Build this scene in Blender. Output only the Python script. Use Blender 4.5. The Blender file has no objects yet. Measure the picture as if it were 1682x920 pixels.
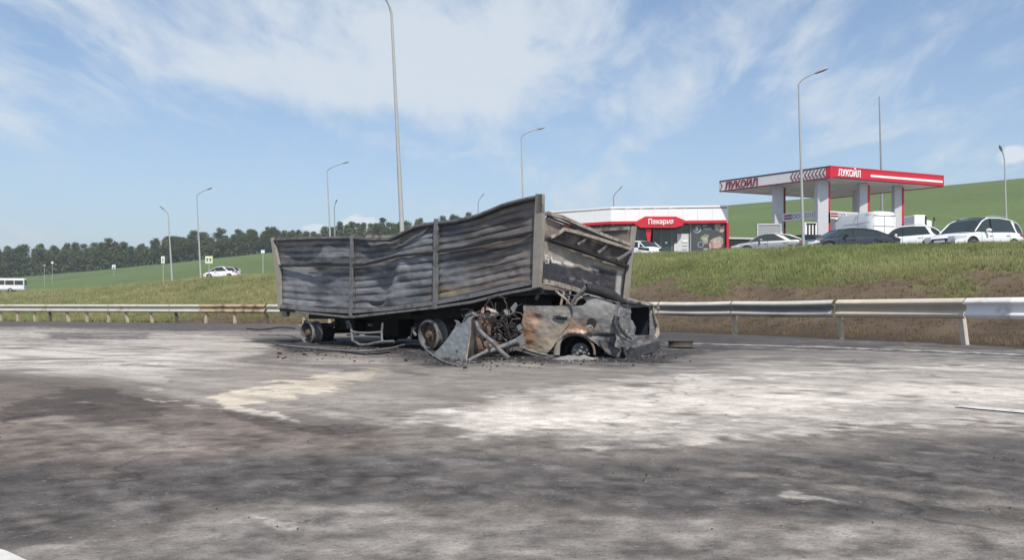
import bpy, math, random
import numpy as np
from mathutils import Vector, Matrix, Euler

SC = bpy.context.scene
COL = SC.collection
rnd = random.Random(7)
R = math.radians
F, CX, HY, HC = 1400.0, 841.0, 505.0, 0.9      # focal length (photo px), centre column, horizon row, eye height (m)

# ------------------------------------------------------------------ camera
cam_data = bpy.data.cameras.new('camera')
cam_data.sensor_width = 36.0
cam_data.lens = 36.0 * F / 1682.0
cam_data.shift_y = (HY - 460.0) / 1682.0
cam_data.clip_start = 0.05
cam_data.clip_end = 9000.0
cam = bpy.data.objects.new('camera', cam_data)
COL.objects.link(cam)
cam.location = (0, 0, HC)
cam.rotation_euler = (R(90), 0, 0)
SC.camera = cam

# ------------------------------------------------------------------ light, sky, exposure
SUN_AZ, SUN_EL = R(166), R(54)                  # azimuth clockwise from +Y (the view direction)
sd = Vector((math.sin(SUN_AZ) * math.cos(SUN_EL), math.cos(SUN_AZ) * math.cos(SUN_EL), math.sin(SUN_EL)))
sun_data = bpy.data.lights.new('sun', 'SUN')
sun_data.energy = 3.1
sun_data.angle = R(0.6)
sun_data.color = (1.0, 0.93, 0.83)
sun = bpy.data.objects.new('sun', sun_data)
COL.objects.link(sun)
sun.rotation_euler = sd.to_track_quat('Z', 'Y').to_euler()
SC.view_settings.view_transform = 'Standard'
SC.view_settings.look = 'None'
SC.view_settings.gamma = 1.0
SC.view_settings.exposure = 0.62

world = bpy.data.worlds.new('World')
SC.world = world
world.use_nodes = True
wt = world.node_tree
for n in list(wt.nodes):
    wt.nodes.remove(n)

class NT:
    """small helper for writing node maths"""
    def __init__(s, t): s.t = t
    def n(s, typ, **kw):
        o = s.t.nodes.new(typ)
        for k, v in kw.items(): setattr(o, k, v)
        return o
    def l(s, a, b): s.t.links.new(a, b)
    def m(s, op, a, b=None, c=None, clamp=False):
        o = s.n('ShaderNodeMath', operation=op); o.use_clamp = clamp
        for i, v in enumerate((a, b, c)):
            if v is None: continue
            if isinstance(v, (int, float)): o.inputs[i].default_value = v
            else: s.l(v, o.inputs[i])
        return o.outputs[0]
    def comb(s, x, y, z):
        o = s.n('ShaderNodeCombineXYZ')
        for i, v in enumerate((x, y, z)):
            if isinstance(v, (int, float)): o.inputs[i].default_value = v
            else: s.l(v, o.inputs[i])
        return o.outputs[0]
    def noise(s, vec, scale, detail=5, rough=.55, dist=0):
        o = s.n('ShaderNodeTexNoise')
        o.inputs['Scale'].default_value = scale; o.inputs['Detail'].default_value = detail
        o.inputs['Roughness'].default_value = rough; o.inputs['Distortion'].default_value = dist
        if vec is not None: s.l(vec, o.inputs['Vector'])
        return o.outputs[0]
    def step(s, v, a, b):
        o = s.n('ShaderNodeMapRange', interpolation_type='SMOOTHSTEP')
        o.inputs[1].default_value = a; o.inputs[2].default_value = b
        s.l(v, o.inputs[0]); return o.outputs[0]
    def mix(s, f, a, b, typ='MIX'):
        o = s.n('ShaderNodeMix', data_type='RGBA', blend_type=typ)
        for i, v in ((0, f), (6, a), (7, b)):
            if isinstance(v, (int, float)): o.inputs[i].default_value = v
            elif isinstance(v, tuple): o.inputs[i].default_value = (*v[:3], 1)
            else: s.l(v, o.inputs[i])
        return o.outputs[2]

w = NT(wt)
sky = w.n('ShaderNodeTexSky', sky_type='NISHITA')
sky.sun_disc = False
sky.sun_elevation = SUN_EL
sky.sun_rotation = SUN_AZ
sky.air_density = 1.0; sky.dust_density = 0.9; sky.ozone_density = 2.2
tc = w.n('ShaderNodeTexCoord').outputs['Generated']
sx = w.n('ShaderNodeSeparateXYZ'); w.l(tc, sx.inputs[0])
X, Y, Z = sx.outputs
az = w.m('ARCTAN2', X, Y)
el = w.m('ARCSINE', Z)
zz = w.m('ADD', w.m('MAXIMUM', Z, 0.0), 0.16)
pv = w.comb(w.m('DIVIDE', X, zz), w.m('DIVIDE', Y, zz), 3.7)
# cirrus sheet: streaks drawn out along one wind direction
rot = w.n('ShaderNodeMapping'); rot.inputs['Rotation'].default_value = (0, 0, R(-32)); rot.inputs['Scale'].default_value = (1.0, 0.42, 1.0)
w.l(pv, rot.inputs[0])
n1 = w.noise(rot.outputs[0], 1.25, 7, .56, .6)
n2 = w.noise(rot.outputs[0], 3.6, 8, .62, .9)
n3 = w.noise(pv, 0.55, 3, .5, .3)
def blob(px, py, sxp, syp, ang=0.0):
    a0 = math.atan((px - CX) / F); e0 = math.atan((HY - py) / F * math.cos(a0))
    ca, sa = math.cos(R(ang)), math.sin(R(ang))
    da = w.m('SUBTRACT', az, a0); de = w.m('SUBTRACT', el, e0)
    u = w.m('ADD', w.m('MULTIPLY', da, ca), w.m('MULTIPLY', de, sa))
    v = w.m('SUBTRACT', w.m('MULTIPLY', de, ca), w.m('MULTIPLY', da, sa))
    u = w.m('POWER', w.m('ABSOLUTE', w.m('DIVIDE', u, sxp / F)), 2.0)
    v = w.m('POWER', w.m('ABSOLUTE', w.m('DIVIDE', v, syp / F)), 2.0)
    return w.m('EXPONENT', w.m('MULTIPLY', w.m('ADD', u, v), -1.0))
add = None
for px, py, a, b, ang, g in [(560, 30, 330, 70, -8, .40), (330, 110, 170, 42, -4, .22), (560, 130, 230, 50, -6, .30), (840, 70, 200, 90, 10, .34),
                            (740, 145, 90, 38, -20, .22), (1210, 60, 190, 42, 42, .26), (1320, 150, 150, 45, -35, .22), (1480, 110, 260, 34, 26, .24),
                            (1010, 170, 40, 22, 0, .16), (1130, 40, 140, 36, 20, .14), (40, 205, 90, 18, -8, .20), (10, 60, 30, 50, 0, .1), (860, 150, 90, 40, 0, .12),
                            (80, 55, 90, 38, -10, -.30), (1040, 110, 110, 26, 40, -.16), (950, 260, 420, 60, 0, -.16), (350, 300, 420, 70, 0, -.06), (650, 200, 300, 22, 0, -.16),
                            (1400, 40, 90, 16, 35, -.12)]:
    t_ = w.m('MULTIPLY', blob(px, py, a, b, ang), g)
    add = t_ if add is None else w.m('ADD', add, t_)
n4 = w.noise(rot.outputs[0], 11.0, 6, .6, .5)
dens = w.m('ADD', w.m('ADD', w.m('MULTIPLY', n1, .85), w.m('MULTIPLY', n2, .78)), w.m('ADD', w.m('MULTIPLY', n3, .15), w.m('MULTIPLY', n4, .30)))
dens = w.m('ADD', w.m('SUBTRACT', dens, .56), w.m('MULTIPLY', add, .54))
cir = w.m('MULTIPLY', w.step(dens, .41, .84), .84)
# small cumulus heads low over the horizon
cu = None
for px, py, a, b, g in [(592, 368, 36, 17, 1.0), (512, 374, 26, 9, .8), (1668, 254, 26, 18, .9), (620, 380, 60, 10, .5)]:
    t_ = w.m('MULTIPLY', blob(px, py, a, b), g)
    cu = t_ if cu is None else w.m('ADD', cu, t_)
cn = w.noise(tc, 46, 6, .6, .2)
cuf = w.m('MULTIPLY', w.step(w.m('ADD', cu, w.m('MULTIPLY', w.m('SUBTRACT', cn, .5), 1.1)), .42, .72), .62)
hs = w.n('ShaderNodeHueSaturation'); hs.inputs['Saturation'].default_value = 1.02; hs.inputs['Value'].default_value = 1.06
w.l(sky.outputs[0], hs.inputs['Color'])
# pale band of thin haze towards the horizon, all the way round
hz = w.m('MULTIPLY', w.m('EXPONENT', w.m('MULTIPLY', w.m('ABSOLUTE', el), -7.0)), .80)
SKYB = w.mix(hz, hs.outputs[0], (3.05, 3.72, 4.5))
SKYC = w.mix(cir, SKYB, (5.1, 5.55, 5.95))
SKYC = w.mix(cuf, SKYC, (6.4, 6.6, 6.7))
bg = w.n('ShaderNodeBackground'); bg.inputs['Strength'].default_value = 0.095
w.l(SKYC, bg.inputs['Color'])
wo = w.n('ShaderNodeOutputWorld'); w.l(bg.outputs[0], wo.inputs[0])

# ------------------------------------------------------------------ helpers
def tag(o, label=None, cat=None, group=None, kind=None):
    if label: o['label'] = label
    if cat: o['category'] = cat
    if group: o['group'] = group
    if kind: o['kind'] = kind
    return o

def thing(name, loc, label, cat, rz=0.0, group=None):
    o = bpy.data.objects.new(name, None)
    COL.objects.link(o)
    o.location = loc; o.rotation_euler = (0, 0, rz)
    o.empty_display_size = .3
    return tag(o, label, cat, group)

def copy_tree(o, parent=None):
    c = o.copy(); COL.objects.link(c)
    if parent is not None:
        c.parent = parent
    for ch in CH.get(o.name, []):
        d = copy_tree(bpy.data.objects[ch], c)
        CH.setdefault(c.name, []).append(d.name)
    return c
CH = {}

def link_mesh(name, me, mat, parent=None, smooth=False):
    o = bpy.data.objects.new(name, me)
    COL.objects.link(o)
    mats = mat if isinstance(mat, (list, tuple)) else [mat]
    if not me.materials:
        for m_ in mats: me.materials.append(m_)
    if parent is not None:
        o.parent = parent
        CH.setdefault(parent.name, []).append(o.name)
    if smooth:
        me.polygons.foreach_set('use_smooth', [True] * len(me.polygons))
    return o

def np_mesh(name, V, Q, colors=None):
    """V (n,3) floats, Q (m,k) ints -> mesh; colors (n,3) linear -> attribute Col"""
    me = bpy.data.meshes.new(name)
    V = np.asarray(V, dtype=np.float32); Q = np.asarray(Q, dtype=np.int32)
    k = Q.shape[1]; m = Q.shape[0]
    me.vertices.add(len(V)); me.vertices.foreach_set('co', V.ravel())
    me.loops.add(m * k); me.loops.foreach_set('vertex_index', Q.ravel())
    me.polygons.add(m); me.polygons.foreach_set('loop_start', np.arange(m, dtype=np.int32) * k)
    me.update(calc_edges=True)
    if colors is not None:
        a = me.attributes.new('Col', 'FLOAT_COLOR', 'POINT')
        c4 = np.ones((len(V), 4), dtype=np.float32); c4[:, :3] = colors
        a.data.foreach_set('color', c4.ravel())
    return me

def grid_quads(nu, nv, flip=False):
    i, j = np.meshgrid(np.arange(nu - 1), np.arange(nv - 1), indexing='ij')
    a = (i * nv + j).ravel(); b = a + nv; c = b + 1; d = a + 1
    return np.stack([a, d, c, b] if flip else [a, b, c, d], 1)

def _hash(ix, iy, seed):
    h = (ix.astype(np.int64) * 374761393 + iy.astype(np.int64) * 668265263 + seed * 1442695041) & 0x7fffffff
    h = ((h ^ (h >> 13)) * 1274126177) & 0x7fffffff
    return ((h ^ (h >> 16)) & 0xffff) / 65535.0
def vnoise(x, y, seed=0):
    ix = np.floor(x); iy = np.floor(y); fx = x - ix; fy = y - iy
    fx = fx * fx * (3 - 2 * fx); fy = fy * fy * (3 - 2 * fy)
    ix = ix.astype(np.int64); iy = iy.astype(np.int64)
    a = _hash(ix, iy, seed); b = _hash(ix + 1, iy, seed); c = _hash(ix, iy + 1, seed); d = _hash(ix + 1, iy + 1, seed)
    return (a * (1 - fx) + b * fx) * (1 - fy) + (c * (1 - fx) + d * fx) * fy
def fbm(x, y, seed=0, octv=5, g=.5):
    s = 0; a = 1; tot = 0
    for k in range(octv):
        s = s + a * vnoise(x * 2 ** k + 17.3 * k, y * 2 ** k - 9.1 * k, seed + k); tot += a; a *= g
    return s / tot
def sstep(v, a, b):
    t = np.clip((v - a) / (b - a), 0, 1); return t * t * (3 - 2 * t)

def poly_sd(px, py, poly):
    """signed distance (positive inside) of points to a polygon"""
    P = np.array(poly, float); d = np.full(px.shape, 1e9); ins = np.zeros(px.shape, bool)
    for k in range(len(P)):
        ax, ay = P[k]; bx, by = P[(k + 1) % len(P)]
        ex, ey = bx - ax, by - ay
        t = np.clip(((px - ax) * ex + (py - ay) * ey) / (ex * ex + ey * ey + 1e-9), 0, 1)
        d = np.minimum(d, np.hypot(px - ax - t * ex, py - ay - t * ey))
        c = ((ay > py) != (by > py)) & (px < (bx - ax) * (py - ay) / (by - ay + 1e-12) + ax)
        ins ^= c
    return np.where(ins, d, -d)

class MB:
    """collects shapes into one mesh"""
    def __init__(s): s.v = []; s.f = []; s.mi = []
    def add(s, vs, fs, mi=0):
        b = len(s.v); s.v += [tuple(v) for v in vs]
        s.f += [tuple(b + i for i in f) for f in fs]; s.mi += [mi] * len(fs); return s
    def box(s, c, size, rot=None, mi=0):
        hx, hy, hz = size[0] / 2, size[1] / 2, size[2] / 2
        vs = [Vector((x * hx, y * hy, z * hz)) for x in (-1, 1) for y in (-1, 1) for z in (-1, 1)]
        if rot is not None:
            mtx = Euler(rot).to_matrix(); vs = [mtx @ v for v in vs]
        c = Vector(c); vs = [v + c for v in vs]
        return s.add(vs, [(0, 1, 3, 2), (4, 6, 7, 5), (0, 4, 5, 1), (2, 3, 7, 6), (0, 2, 6, 4), (1, 5, 7, 3)], mi)
    def bbox(s, c, size, bev=.02, rot=None, mi=0):
        """box with chamfered vertical and horizontal edges"""
        hx, hy, hz = size[0] / 2, size[1] / 2, size[2] / 2
        b = min(bev, hx * .9, hy * .9, hz * .9)
        rings = []
        for z, ins in ((-hz, b), (-hz + b, 0), (hz - b, 0), (hz, b)):
            x, y = hx - ins, hy - ins
            rings.append([(x, -y + b, z), (x, y - b, z), (x - b, y, z), (-x + b, y, z), (-x, y - b, z), (-x, -y + b, z), (-x + b, -y, z), (x - b, -y, z)])
        mtx = Euler(rot).to_matrix() if rot is not None else Matrix.Identity(3)
        c = Vector(c)
        vs = [mtx @ Vector(p) + c for r in rings for p in r]
        fs = [tuple(range(7, -1, -1)), tuple(range(24, 32))]
        for r in range(3):
            for k in range(8):
                a = r * 8 + k; d = r * 8 + (k + 1) % 8
                fs.append((a, d, d + 8, a + 8))
        return s.add(vs, fs, mi)
    def tube(s, pts, r, n=8, mi=0, caps=True):
        pts = [Vector(p) for p in pts]; m = len(pts)
        rs = r if isinstance(r, (list, tuple)) else [r] * m
        vs = []; up = None
        for i, p in enumerate(pts):
            t = (pts[min(i + 1, m - 1)] - pts[max(i - 1, 0)])
            if t.length < 1e-9: t = Vector((0, 0, 1))
            t.normalize()
            if up is None:
                up = Vector((0, 0, 1)) if abs(t.z) < .9 else Vector((1, 0, 0))
            a = t.cross(up)
            if a.length < 1e-5: a = t.cross(Vector((0, 1, 0)))
            a.normalize(); b = t.cross(a).normalized(); up = -b if False else up
            for k in range(n):
                an = 2 * math.pi * k / n
                vs.append(p + (a * math.cos(an) + b * math.sin(an)) * rs[i])
        fs = []
        for i in range(m - 1):
            for k in range(n):
                fs.append((i * n + k, i * n + (k + 1) % n, (i + 1) * n + (k + 1) % n, (i + 1) * n + k))
        if caps:
            fs.append(tuple(range(n - 1, -1, -1))); fs.append(tuple((m - 1) * n + k for k in range(n)))
        return s.add(vs, fs, mi)
    def bar(s, pts, wd, ht, mi=0):
        """rectangular bar along a polyline: wd sideways (horizontal), ht upwards"""
        pts = [Vector(p) for p in pts]; m = len(pts); vs = []
        for i, p in enumerate(pts):
            t = (pts[min(i + 1, m - 1)] - pts[max(i - 1, 0)]).normalized()
            a = t.cross(Vector((0, 0, 1)))
            if a.length < .05: a = Vector((1, 0, 0))
            a.normalize(); b = a.cross(t).normalized()
            for sa, sb in ((-1, -1), (1, -1), (1, 1), (-1, 1)):
                vs.append(p + a * sa * wd / 2 + b * sb * ht / 2)
        fs = [(3, 2, 1, 0), tuple((m - 1) * 4 + k for k in range(4))]
        for i in range(m - 1):
            for k in range(4):
                fs.append((i * 4 + k, i * 4 + (k + 1) % 4, (i + 1) * 4 + (k + 1) % 4, (i + 1) * 4 + k))
        return s.add(vs, fs, mi)
    def lathe(s, prof, c, axis, n=20, mi=0, closed=False):
        """profile [(radius, along)] spun round axis through c"""
        ax = Vector(axis).normalized(); a = ax.orthogonal().normalized(); b = ax.cross(a); c = Vector(c)
        vs = []; m = len(prof)
        for r_, h in prof:
            for k in range(n):
                an = 2 * math.pi * k / n
                vs.append(c + ax * h + (a * math.cos(an) + b * math.sin(an)) * r_)
        fs = []
        for i in range(m - 1 + (1 if closed else 0)):
            j = (i + 1) % m
            for k in range(n):
                fs.append((i * n + k, i * n + (k + 1) % n, j * n + (k + 1) % n, j * n + k))
        return s.add(vs, fs, mi)
    def prism(s, poly, off, mi=0):
        """3D polygon extruded by vector off"""
        P = [Vector(p) for p in poly]; off = Vector(off); n = len(P)
        vs = P + [p + off for p in P]
        fs = [tuple(range(n - 1, -1, -1)), tuple(range(n, 2 * n))]
        for k in range(n):
            fs.append((k, (k + 1) % n, n + (k + 1) % n, n + k))
        return s.add(vs, fs, mi)
    def build(s, name, mat, parent=None, smooth=False, label=None, xf=None):
        me = bpy.data.meshes.new(name)
        vs = s.v
        if xf is not None: vs = [tuple(xf @ Vector(v)) for v in vs]
        me.from_pydata(vs, [], s.f)
        me.polygons.foreach_set('material_index', s.mi)
        o = link_mesh(name, me, mat, parent)
        if smooth:
            me.shade_smooth() if False else me.polygons.foreach_set('use_smooth', [True] * len(me.polygons))
            try:
                me.set_sharp_from_angle(angle=R(40))
            except Exception: pass
        if label: o['label'] = label
        return o

def W3(px, py, d):
    return Vector(((px - CX) / F * d, d, HC - (py - HY) / F * d))
def plane_pt(px, py, a, b):
    """where the sight line meets the upright plane through ground points a and b"""
    t = (px - CX) / F
    ex, ey = b[0] - a[0], b[1] - a[1]
    d = (a[1] * ex - a[0] * ey) / (ex - t * ey)
    return Vector((t * d, d, HC - (py - HY) / F * d))

# ------------------------------------------------------------------ materials
def MAT(name, col, rough=.6, metal=0.0, var=.12, scale=6.0, bump=0.0, bscale=30.0, attr=False, col2=None, thr=.55, coat=0.0, spec=.5, aniso=None, sheen=0, fine=0.0):
    m_ = bpy.data.materials.new(name); m_.use_nodes = True
    t = m_.node_tree; q = NT(t)
    p = t.nodes['Principled BSDF']
    tcn = q.n('ShaderNodeTexCoord').outputs['Object']
    if aniso:
        mp = q.n('ShaderNodeMapping'); mp.inputs['Scale'].default_value = aniso; q.l(tcn, mp.inputs[0]); tcn = mp.outputs[0]
    if attr:
        at = q.n('ShaderNodeAttribute', attribute_name='Col'); base = at.outputs['Color']
    else:
        rgb = q.n('ShaderNodeRGB'); rgb.outputs[0].default_value = (*col, 1); base = rgb.outputs[0]
    if col2 is not None:
        nn = q.noise(tcn, scale * .7, 6, .62, .3)
        base = q.mix(q.step(nn, thr - .07, thr + .07), base, col2)
    if var > 0:
        nv = q.noise(tcn, scale, 6, .6)
        fac = q.m('ADD', q.m('MULTIPLY', q.m('SUBTRACT', nv, .5), 4 * var), 1.0)
        if fine > 0:
            nf = q.noise(tcn, scale * 14, 3, .7)
            fac = q.m('ADD', fac, q.m('MULTIPLY', q.m('SUBTRACT', nf, .5), 4 * fine))
        base = q.mix(1.0, base, q.comb(fac, fac, fac), 'MULTIPLY')
    if name == 'road_asphalt':
        ch = q.noise(tcn, 34, 3, .75); ch2 = q.noise(tcn, 3.2, 4, .6)
        base = q.mix(q.m('MULTIPLY', q.step(ch, .56, .70), q.m('MULTIPLY', q.step(ch2, .42, .62), .42)), base, (.42, .41, .39))
        base = q.mix(q.m('MULTIPLY', q.step(ch, .44, .32), .45), base, (.03, .03, .03))
    q.l(base, p.inputs['Base Color'])
    p.inputs['Roughness'].default_value = rough
    if rough > .12 and var > 0:
        nr = q.noise(tcn, scale * 1.7, 4, .6)
        rr = q.m('ADD', q.m('MULTIPLY', q.m('SUBTRACT', nr, .5), .3), rough, clamp=True); q.l(rr, p.inputs['Roughness'])
    p.inputs['Metallic'].default_value = metal
    p.inputs['Coat Weight'].default_value = coat; p.inputs['Coat Roughness'].default_value = .04
    p.inputs['Specular IOR Level'].default_value = spec
    if bump > 0:
        nb = q.noise(tcn, bscale, 5, .6)
        bn = q.n('ShaderNodeBump'); bn.inputs['Strength'].default_value = bump; bn.inputs['Distance'].default_value = .02
        q.l(nb, bn.inputs['Height']); q.l(bn.outputs[0], p.inputs['Normal'])
    return m_

M = {}
M['road'] = MAT('road_asphalt', (.1, .1, .1), .86, var=.16, scale=7, bump=.8, bscale=30, attr=True, spec=.3, fine=.26)
M['earth'] = MAT('earth', (.1, .1, .1), .95, var=.16, scale=1.1, bump=.6, bscale=6, attr=True, spec=.1, fine=.2)
M['grass'] = MAT('grass_blades', (.1, .1, .1), .8, var=0, attr=True, spec=.15)
M['paving'] = MAT('pale_paving', (.24, .23, .21), .85, var=.1, scale=2)
M['kerb'] = MAT('kerb_concrete', (.42, .41, .37), .85, var=.1, scale=3)
M['line'] = MAT('road_paint', (.55, .54, .51), .8, var=.2, scale=14, col2=(.2, .19, .18), thr=.60, bump=.2)
M['rail'] = MAT('galvanised_rail', (.45, .43, .365), .85, .0, var=.10, scale=3, col2=(.30, .27, .21), thr=.62)
M['rail_white'] = MAT('white_rail', (.80, .78, .75), .85, 0, var=.07, scale=3, col2=(.62, .58, .52), thr=.62)
M['rail_tan'] = MAT('scorched_tan_rail', (.44, .36, .27), .65, 0, var=.10, scale=2.5, col2=(.30, .23, .16), thr=.60)
M['rail_burnt'] = MAT('burnt_rail', (.40, .37, .33), .7, 0, var=.2, scale=1.1, col2=(.07, .062, .06), thr=.50)
M['rail_rust'] = MAT('rusty_rail', (.36, .28, .18), .7, 0, var=.2, scale=2.0, col2=(.16, .10, .06), thr=.58)
M['post_tan'] = MAT('tan_post', (.46, .38, .26), .7, 0, var=.15, scale=6, col2=(.30, .2, .12), thr=.62)
M['post_pale'] = MAT('pale_post', (.50, .45, .38), .6, 0, var=.12, scale=6, col2=(.35, .30, .25), thr=.66)
M['post_dark'] = MAT('dark_post', (.09, .075, .06), .8, 0, var=.2, scale=6)
M['galv'] = MAT('galvanised_pole', (.40, .41, .40), .6, .1, var=.08, scale=3)
M['galv_dark'] = MAT('weathered_pole', (.30, .32, .33), .5, .25, var=.08, scale=3)
M['lampgrey'] = MAT('lamp_grey', (.34, .35, .36), .5, .2, var=.05)
M['white_paint'] = MAT('white_cladding', (.80, .80, .80), .45, 0, var=.03, scale=1.5)
M['white_lavender'] = MAT('white_canopy_panel', (.66, .64, .66), .5, 0, var=.05, scale=1.2)  # left fascia's greyish lavender shade put into the white
M['soffit'] = MAT('soffit_panel', (.62, .61, .60), .45, 0, var=.04, scale=1.2)
M['column'] = MAT('column_cladding', (.52, .53, .55), .5, .0, var=.04, scale=1.2)
M['red'] = MAT('red_cladding', (.56, .018, .035), .4, 0, var=.05, scale=1.5)
M['darkred'] = MAT('dark_red_letters', (.22, .02, .035), .5, 0, var=.05)
M['maroon'] = MAT('maroon_trim', (.16, .02, .035), .5, 0, var=.05)
M['navy'] = MAT('dark_trim', (.05, .03, .06), .5, 0, var=.05)
M['glass'] = MAT('dark_window_glass', (.028, .04, .038), .08, 0, var=0, spec=.6)
M['shopglass'] = MAT('green_shop_glass', (.035, .055, .045), .10, 0, var=.15, scale=.7, spec=.6)
M['poster'] = MAT('poster_board', (.06, .07, .07), .5, 0, var=.1, scale=1.5)
M['poster_pale'] = MAT('poster_pale_print', (.42, .38, .34), .5, 0, var=.25, scale=5, col2=(.22, .17, .14), thr=.55)
M['poster_pink'] = MAT('poster_pink_print', (.50, .33, .29), .5, 0, var=.2, scale=5, col2=(.30, .16, .13), thr=.6)
M['poster_green'] = MAT('poster_green_print', (.30, .32, .22), .5, 0, var=.2, scale=8, col2=(.10, .13, .06), thr=.55)
M['poster_line'] = MAT('poster_line_print', (.34, .40, .40), .5, 0, var=.1)
M['grey_panel'] = MAT('grey_panel', (.30, .31, .31), .6, 0, var=.06)
M['pale_panel'] = MAT('pale_panel', (.55, .56, .56), .6, 0, var=.06)
M['black'] = MAT('black_plastic', (.02, .02, .022), .5, 0, var=.1)
M['tyre'] = MAT('tyre_rubber', (.025, .025, .026), .85, 0, var=.15, scale=10)
M['alloy'] = MAT('alloy_wheel', (.48, .48, .48), .35, .6, var=.06)
M['car_white'] = MAT('white_car_paint', (.78, .79, .79), .35, 0, var=.015, scale=1, coat=.8)
M['car_silver'] = MAT('silver_car_paint', (.25, .26, .27), .38, .35, var=.02, scale=1, coat=.8)
M['car_dark'] = MAT('dark_grey_car_paint', (.022, .025, .032), .36, .1, var=.02, scale=1, coat=.9)
M['car_black'] = MAT('black_car_paint', (.02, .02, .022), .3, .1, var=.02, scale=1, coat=.9)
M['headlight'] = MAT('headlight_lens', (.60, .62, .64), .12, .2, var=.0)
M['taillight'] = MAT('red_lens', (.30, .015, .02), .15, 0, var=.0)
M['plate'] = MAT('plate_white', (.7, .7, .7), .5, 0, var=.05)
M['bark'] = MAT('tree_bark', (.13, .11, .085), .9, 0, var=.2, scale=3)
M['signyellow'] = MAT('sign_yellow_green', (.62, .72, .22), .5, 0, var=.03)
M['signwhite'] = MAT('sign_white', (.72, .74, .74), .5, 0, var=.03)
M['signgrey'] = MAT('sign_back_grey', (.36, .38, .36), .6, 0, var=.05)
M['signblue'] = MAT('sign_blue', (.05, .16, .45), .5, 0, var=.03)
# burnt steel, colours from the vertex attribute plus fire scale and soot speckle
M['burnt'] = MAT('burnt_steel', (.1, .1, .1), .72, .0, var=.17, scale=5, bump=.3, bscale=22, attr=True, fine=.10, spec=.35)
M['soot'] = MAT('sooty_steel', (.018, .018, .020), .85, 0, var=.2, scale=6, bump=.4, bscale=20)
M['soot_blue'] = MAT('sooty_blue_tank', (.012, .014, .030), .7, 0, var=.2, scale=4)
M['ashgrey'] = MAT('ash_grey_steel', (.155, .155, .16), .75, 0, var=.2, scale=7, col2=(.09, .085, .085), thr=.56, bump=.3)
M['paleburnt'] = MAT('pale_burnt_steel', (.33, .295, .25), .75, 0, var=.2, scale=8, col2=(.17, .13, .10), thr=.55, bump=.3)
M['beigepost'] = MAT('beige_burnt_post', (.26, .24, .21), .75, 0, var=.15, scale=5, col2=(.24, .20, .16), thr=.60, bump=.3)
M['rustdark'] = MAT('dark_rust', (.075, .058, .05), .85, var=.2, scale=8, bump=.3)
M['stain_shade'] = MAT('stained_shaded_board', (.17, .135, .11), .8, var=.25, scale=3, col2=(.07, .055, .045), thr=.5, bump=.3)
M['rail_attr'] = MAT('scorched_shaded_rail', (.1, .1, .1), .85, var=.12, scale=2.2, attr=True)
M['line_worn'] = MAT('worn_road_paint', (.40, .39, .37), .85, var=.25, scale=5, col2=(.09, .085, .08), thr=.50, bump=.2)
M['rust'] = MAT('rust_steel', (.14, .09, .065), .85, 0, var=.25, scale=10, col2=(.11, .07, .05), thr=.52, bump=.5)
M['rustpale'] = MAT('pale_rust', (.20, .145, .115), .85, 0, var=.22, scale=12, col2=(.20, .12, .08), thr=.55, bump=.5)
M['ash'] = MAT('white_ash', (.22, .215, .21), .95, 0, var=.25, scale=14, col2=(.17, .165, .16), thr=.56, bump=.8, bscale=40)
M['char'] = MAT('charred_lumps', (.035, .033, .033), .95, 0, var=.3, scale=12, bump=.7)
# ------------------------------------------------------------------ terrain functions (t = x/y seen from the road, d = distance ahead)
_rt = [(-3, 130), (-1.67, 90), (-.92, 65), (-.573, 54.8), (-.39, 48.8), (-.285, 46.7), (-.14, 40.6), (0, 36), (.17, 31.2), (.26, 28), (.385, 23.8), (.53, 20.3), (.60, 18.5), (1.1, 12.2), (3.2, 5)]
_ct = [(-3, 300), (-1, 260), (-.6, 190), (-.5, 150), (-.42, 112), (-.36, 94), (-.286, 84), (-.15, 68), (0, 57), (.135, 51), (.256, 46.5), (.40, 43), (.6, 40.5), (1, 36), (3, 26)]
_gt = [(-3, 420), (-.6, 440), (0, 400), (.25, 330), (.6, 290), (3, 260)]
_gy = [(-3, 490), (-.9, 474), (-.6, 459), (-.46, 443), (-.28, 420), (-.1, 408), (.05, 394), (.17, 362), (.256, 345), (.435, 325), (.6, 303), (.8, 292), (3, 280)]
def itp(tab, t):
    return np.interp(t, [a for a, b in tab], [b for a, b in tab])
def rail_d(t): return itp(_rt, t)
def crest_d(t): return itp(_ct, t)
def ridge_d(t): return itp(_gt, t)
def ridge_z(t): return HC + (HY - itp(_gy, t)) / F * ridge_d(t)
def ground_z(t, d, rough=True):
    t = np.asarray(t, float); d = np.asarray(d, float)
    r0 = rail_d(t) + .55; c0 = crest_d(t); p0 = c0 + np.interp(t, [-.12, .10], [14, 42]); g0 = ridge_d(t); gz = ridge_z(t)
    s = np.clip((d - r0) / (c0 - r0), 0, 1)
    prof = np.interp(s, [0, .08, .22, .45, .75, .93, 1.0], [0, .02, .13, .42, .78, .975, 1.0])
    z1 = 3.9 * prof
    s2 = np.clip((d - c0) / (p0 - c0), 0, 1); z2 = 3.9 + (.55 * s2)
    s3 = np.clip((d - p0) / (g0 - p0), 0, 1); e = np.interp(t, [-.1, .15], [1.15, 1.0])
    z3 = 4.45 + (gz - 4.45) * (np.sin(s3 * np.pi / 2) * .55 + s3 * .45) ** e
    s4 = np.clip((d - g0) / 2500, 0, 1); z4 = gz - s4 * (gz + 12)
    z = np.where(d < r0, -.05, np.where(d < c0, z1, np.where(d < p0, z2, np.where(d < g0, z3, z4))))
    if rough:
        x = t * d
        amp = np.where((d > r0) & (d < c0), .62 * np.sin(np.pi * s) ** .8, 0)
        z = z + amp * (fbm(x / 2.6, d / 2.6, 5, 4) - .5) * 1.6
        z = z + np.where((d > p0), s3 * 1.2 * (fbm(x / 60, d / 60, 9, 3) - .5), 0)
    return z

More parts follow.
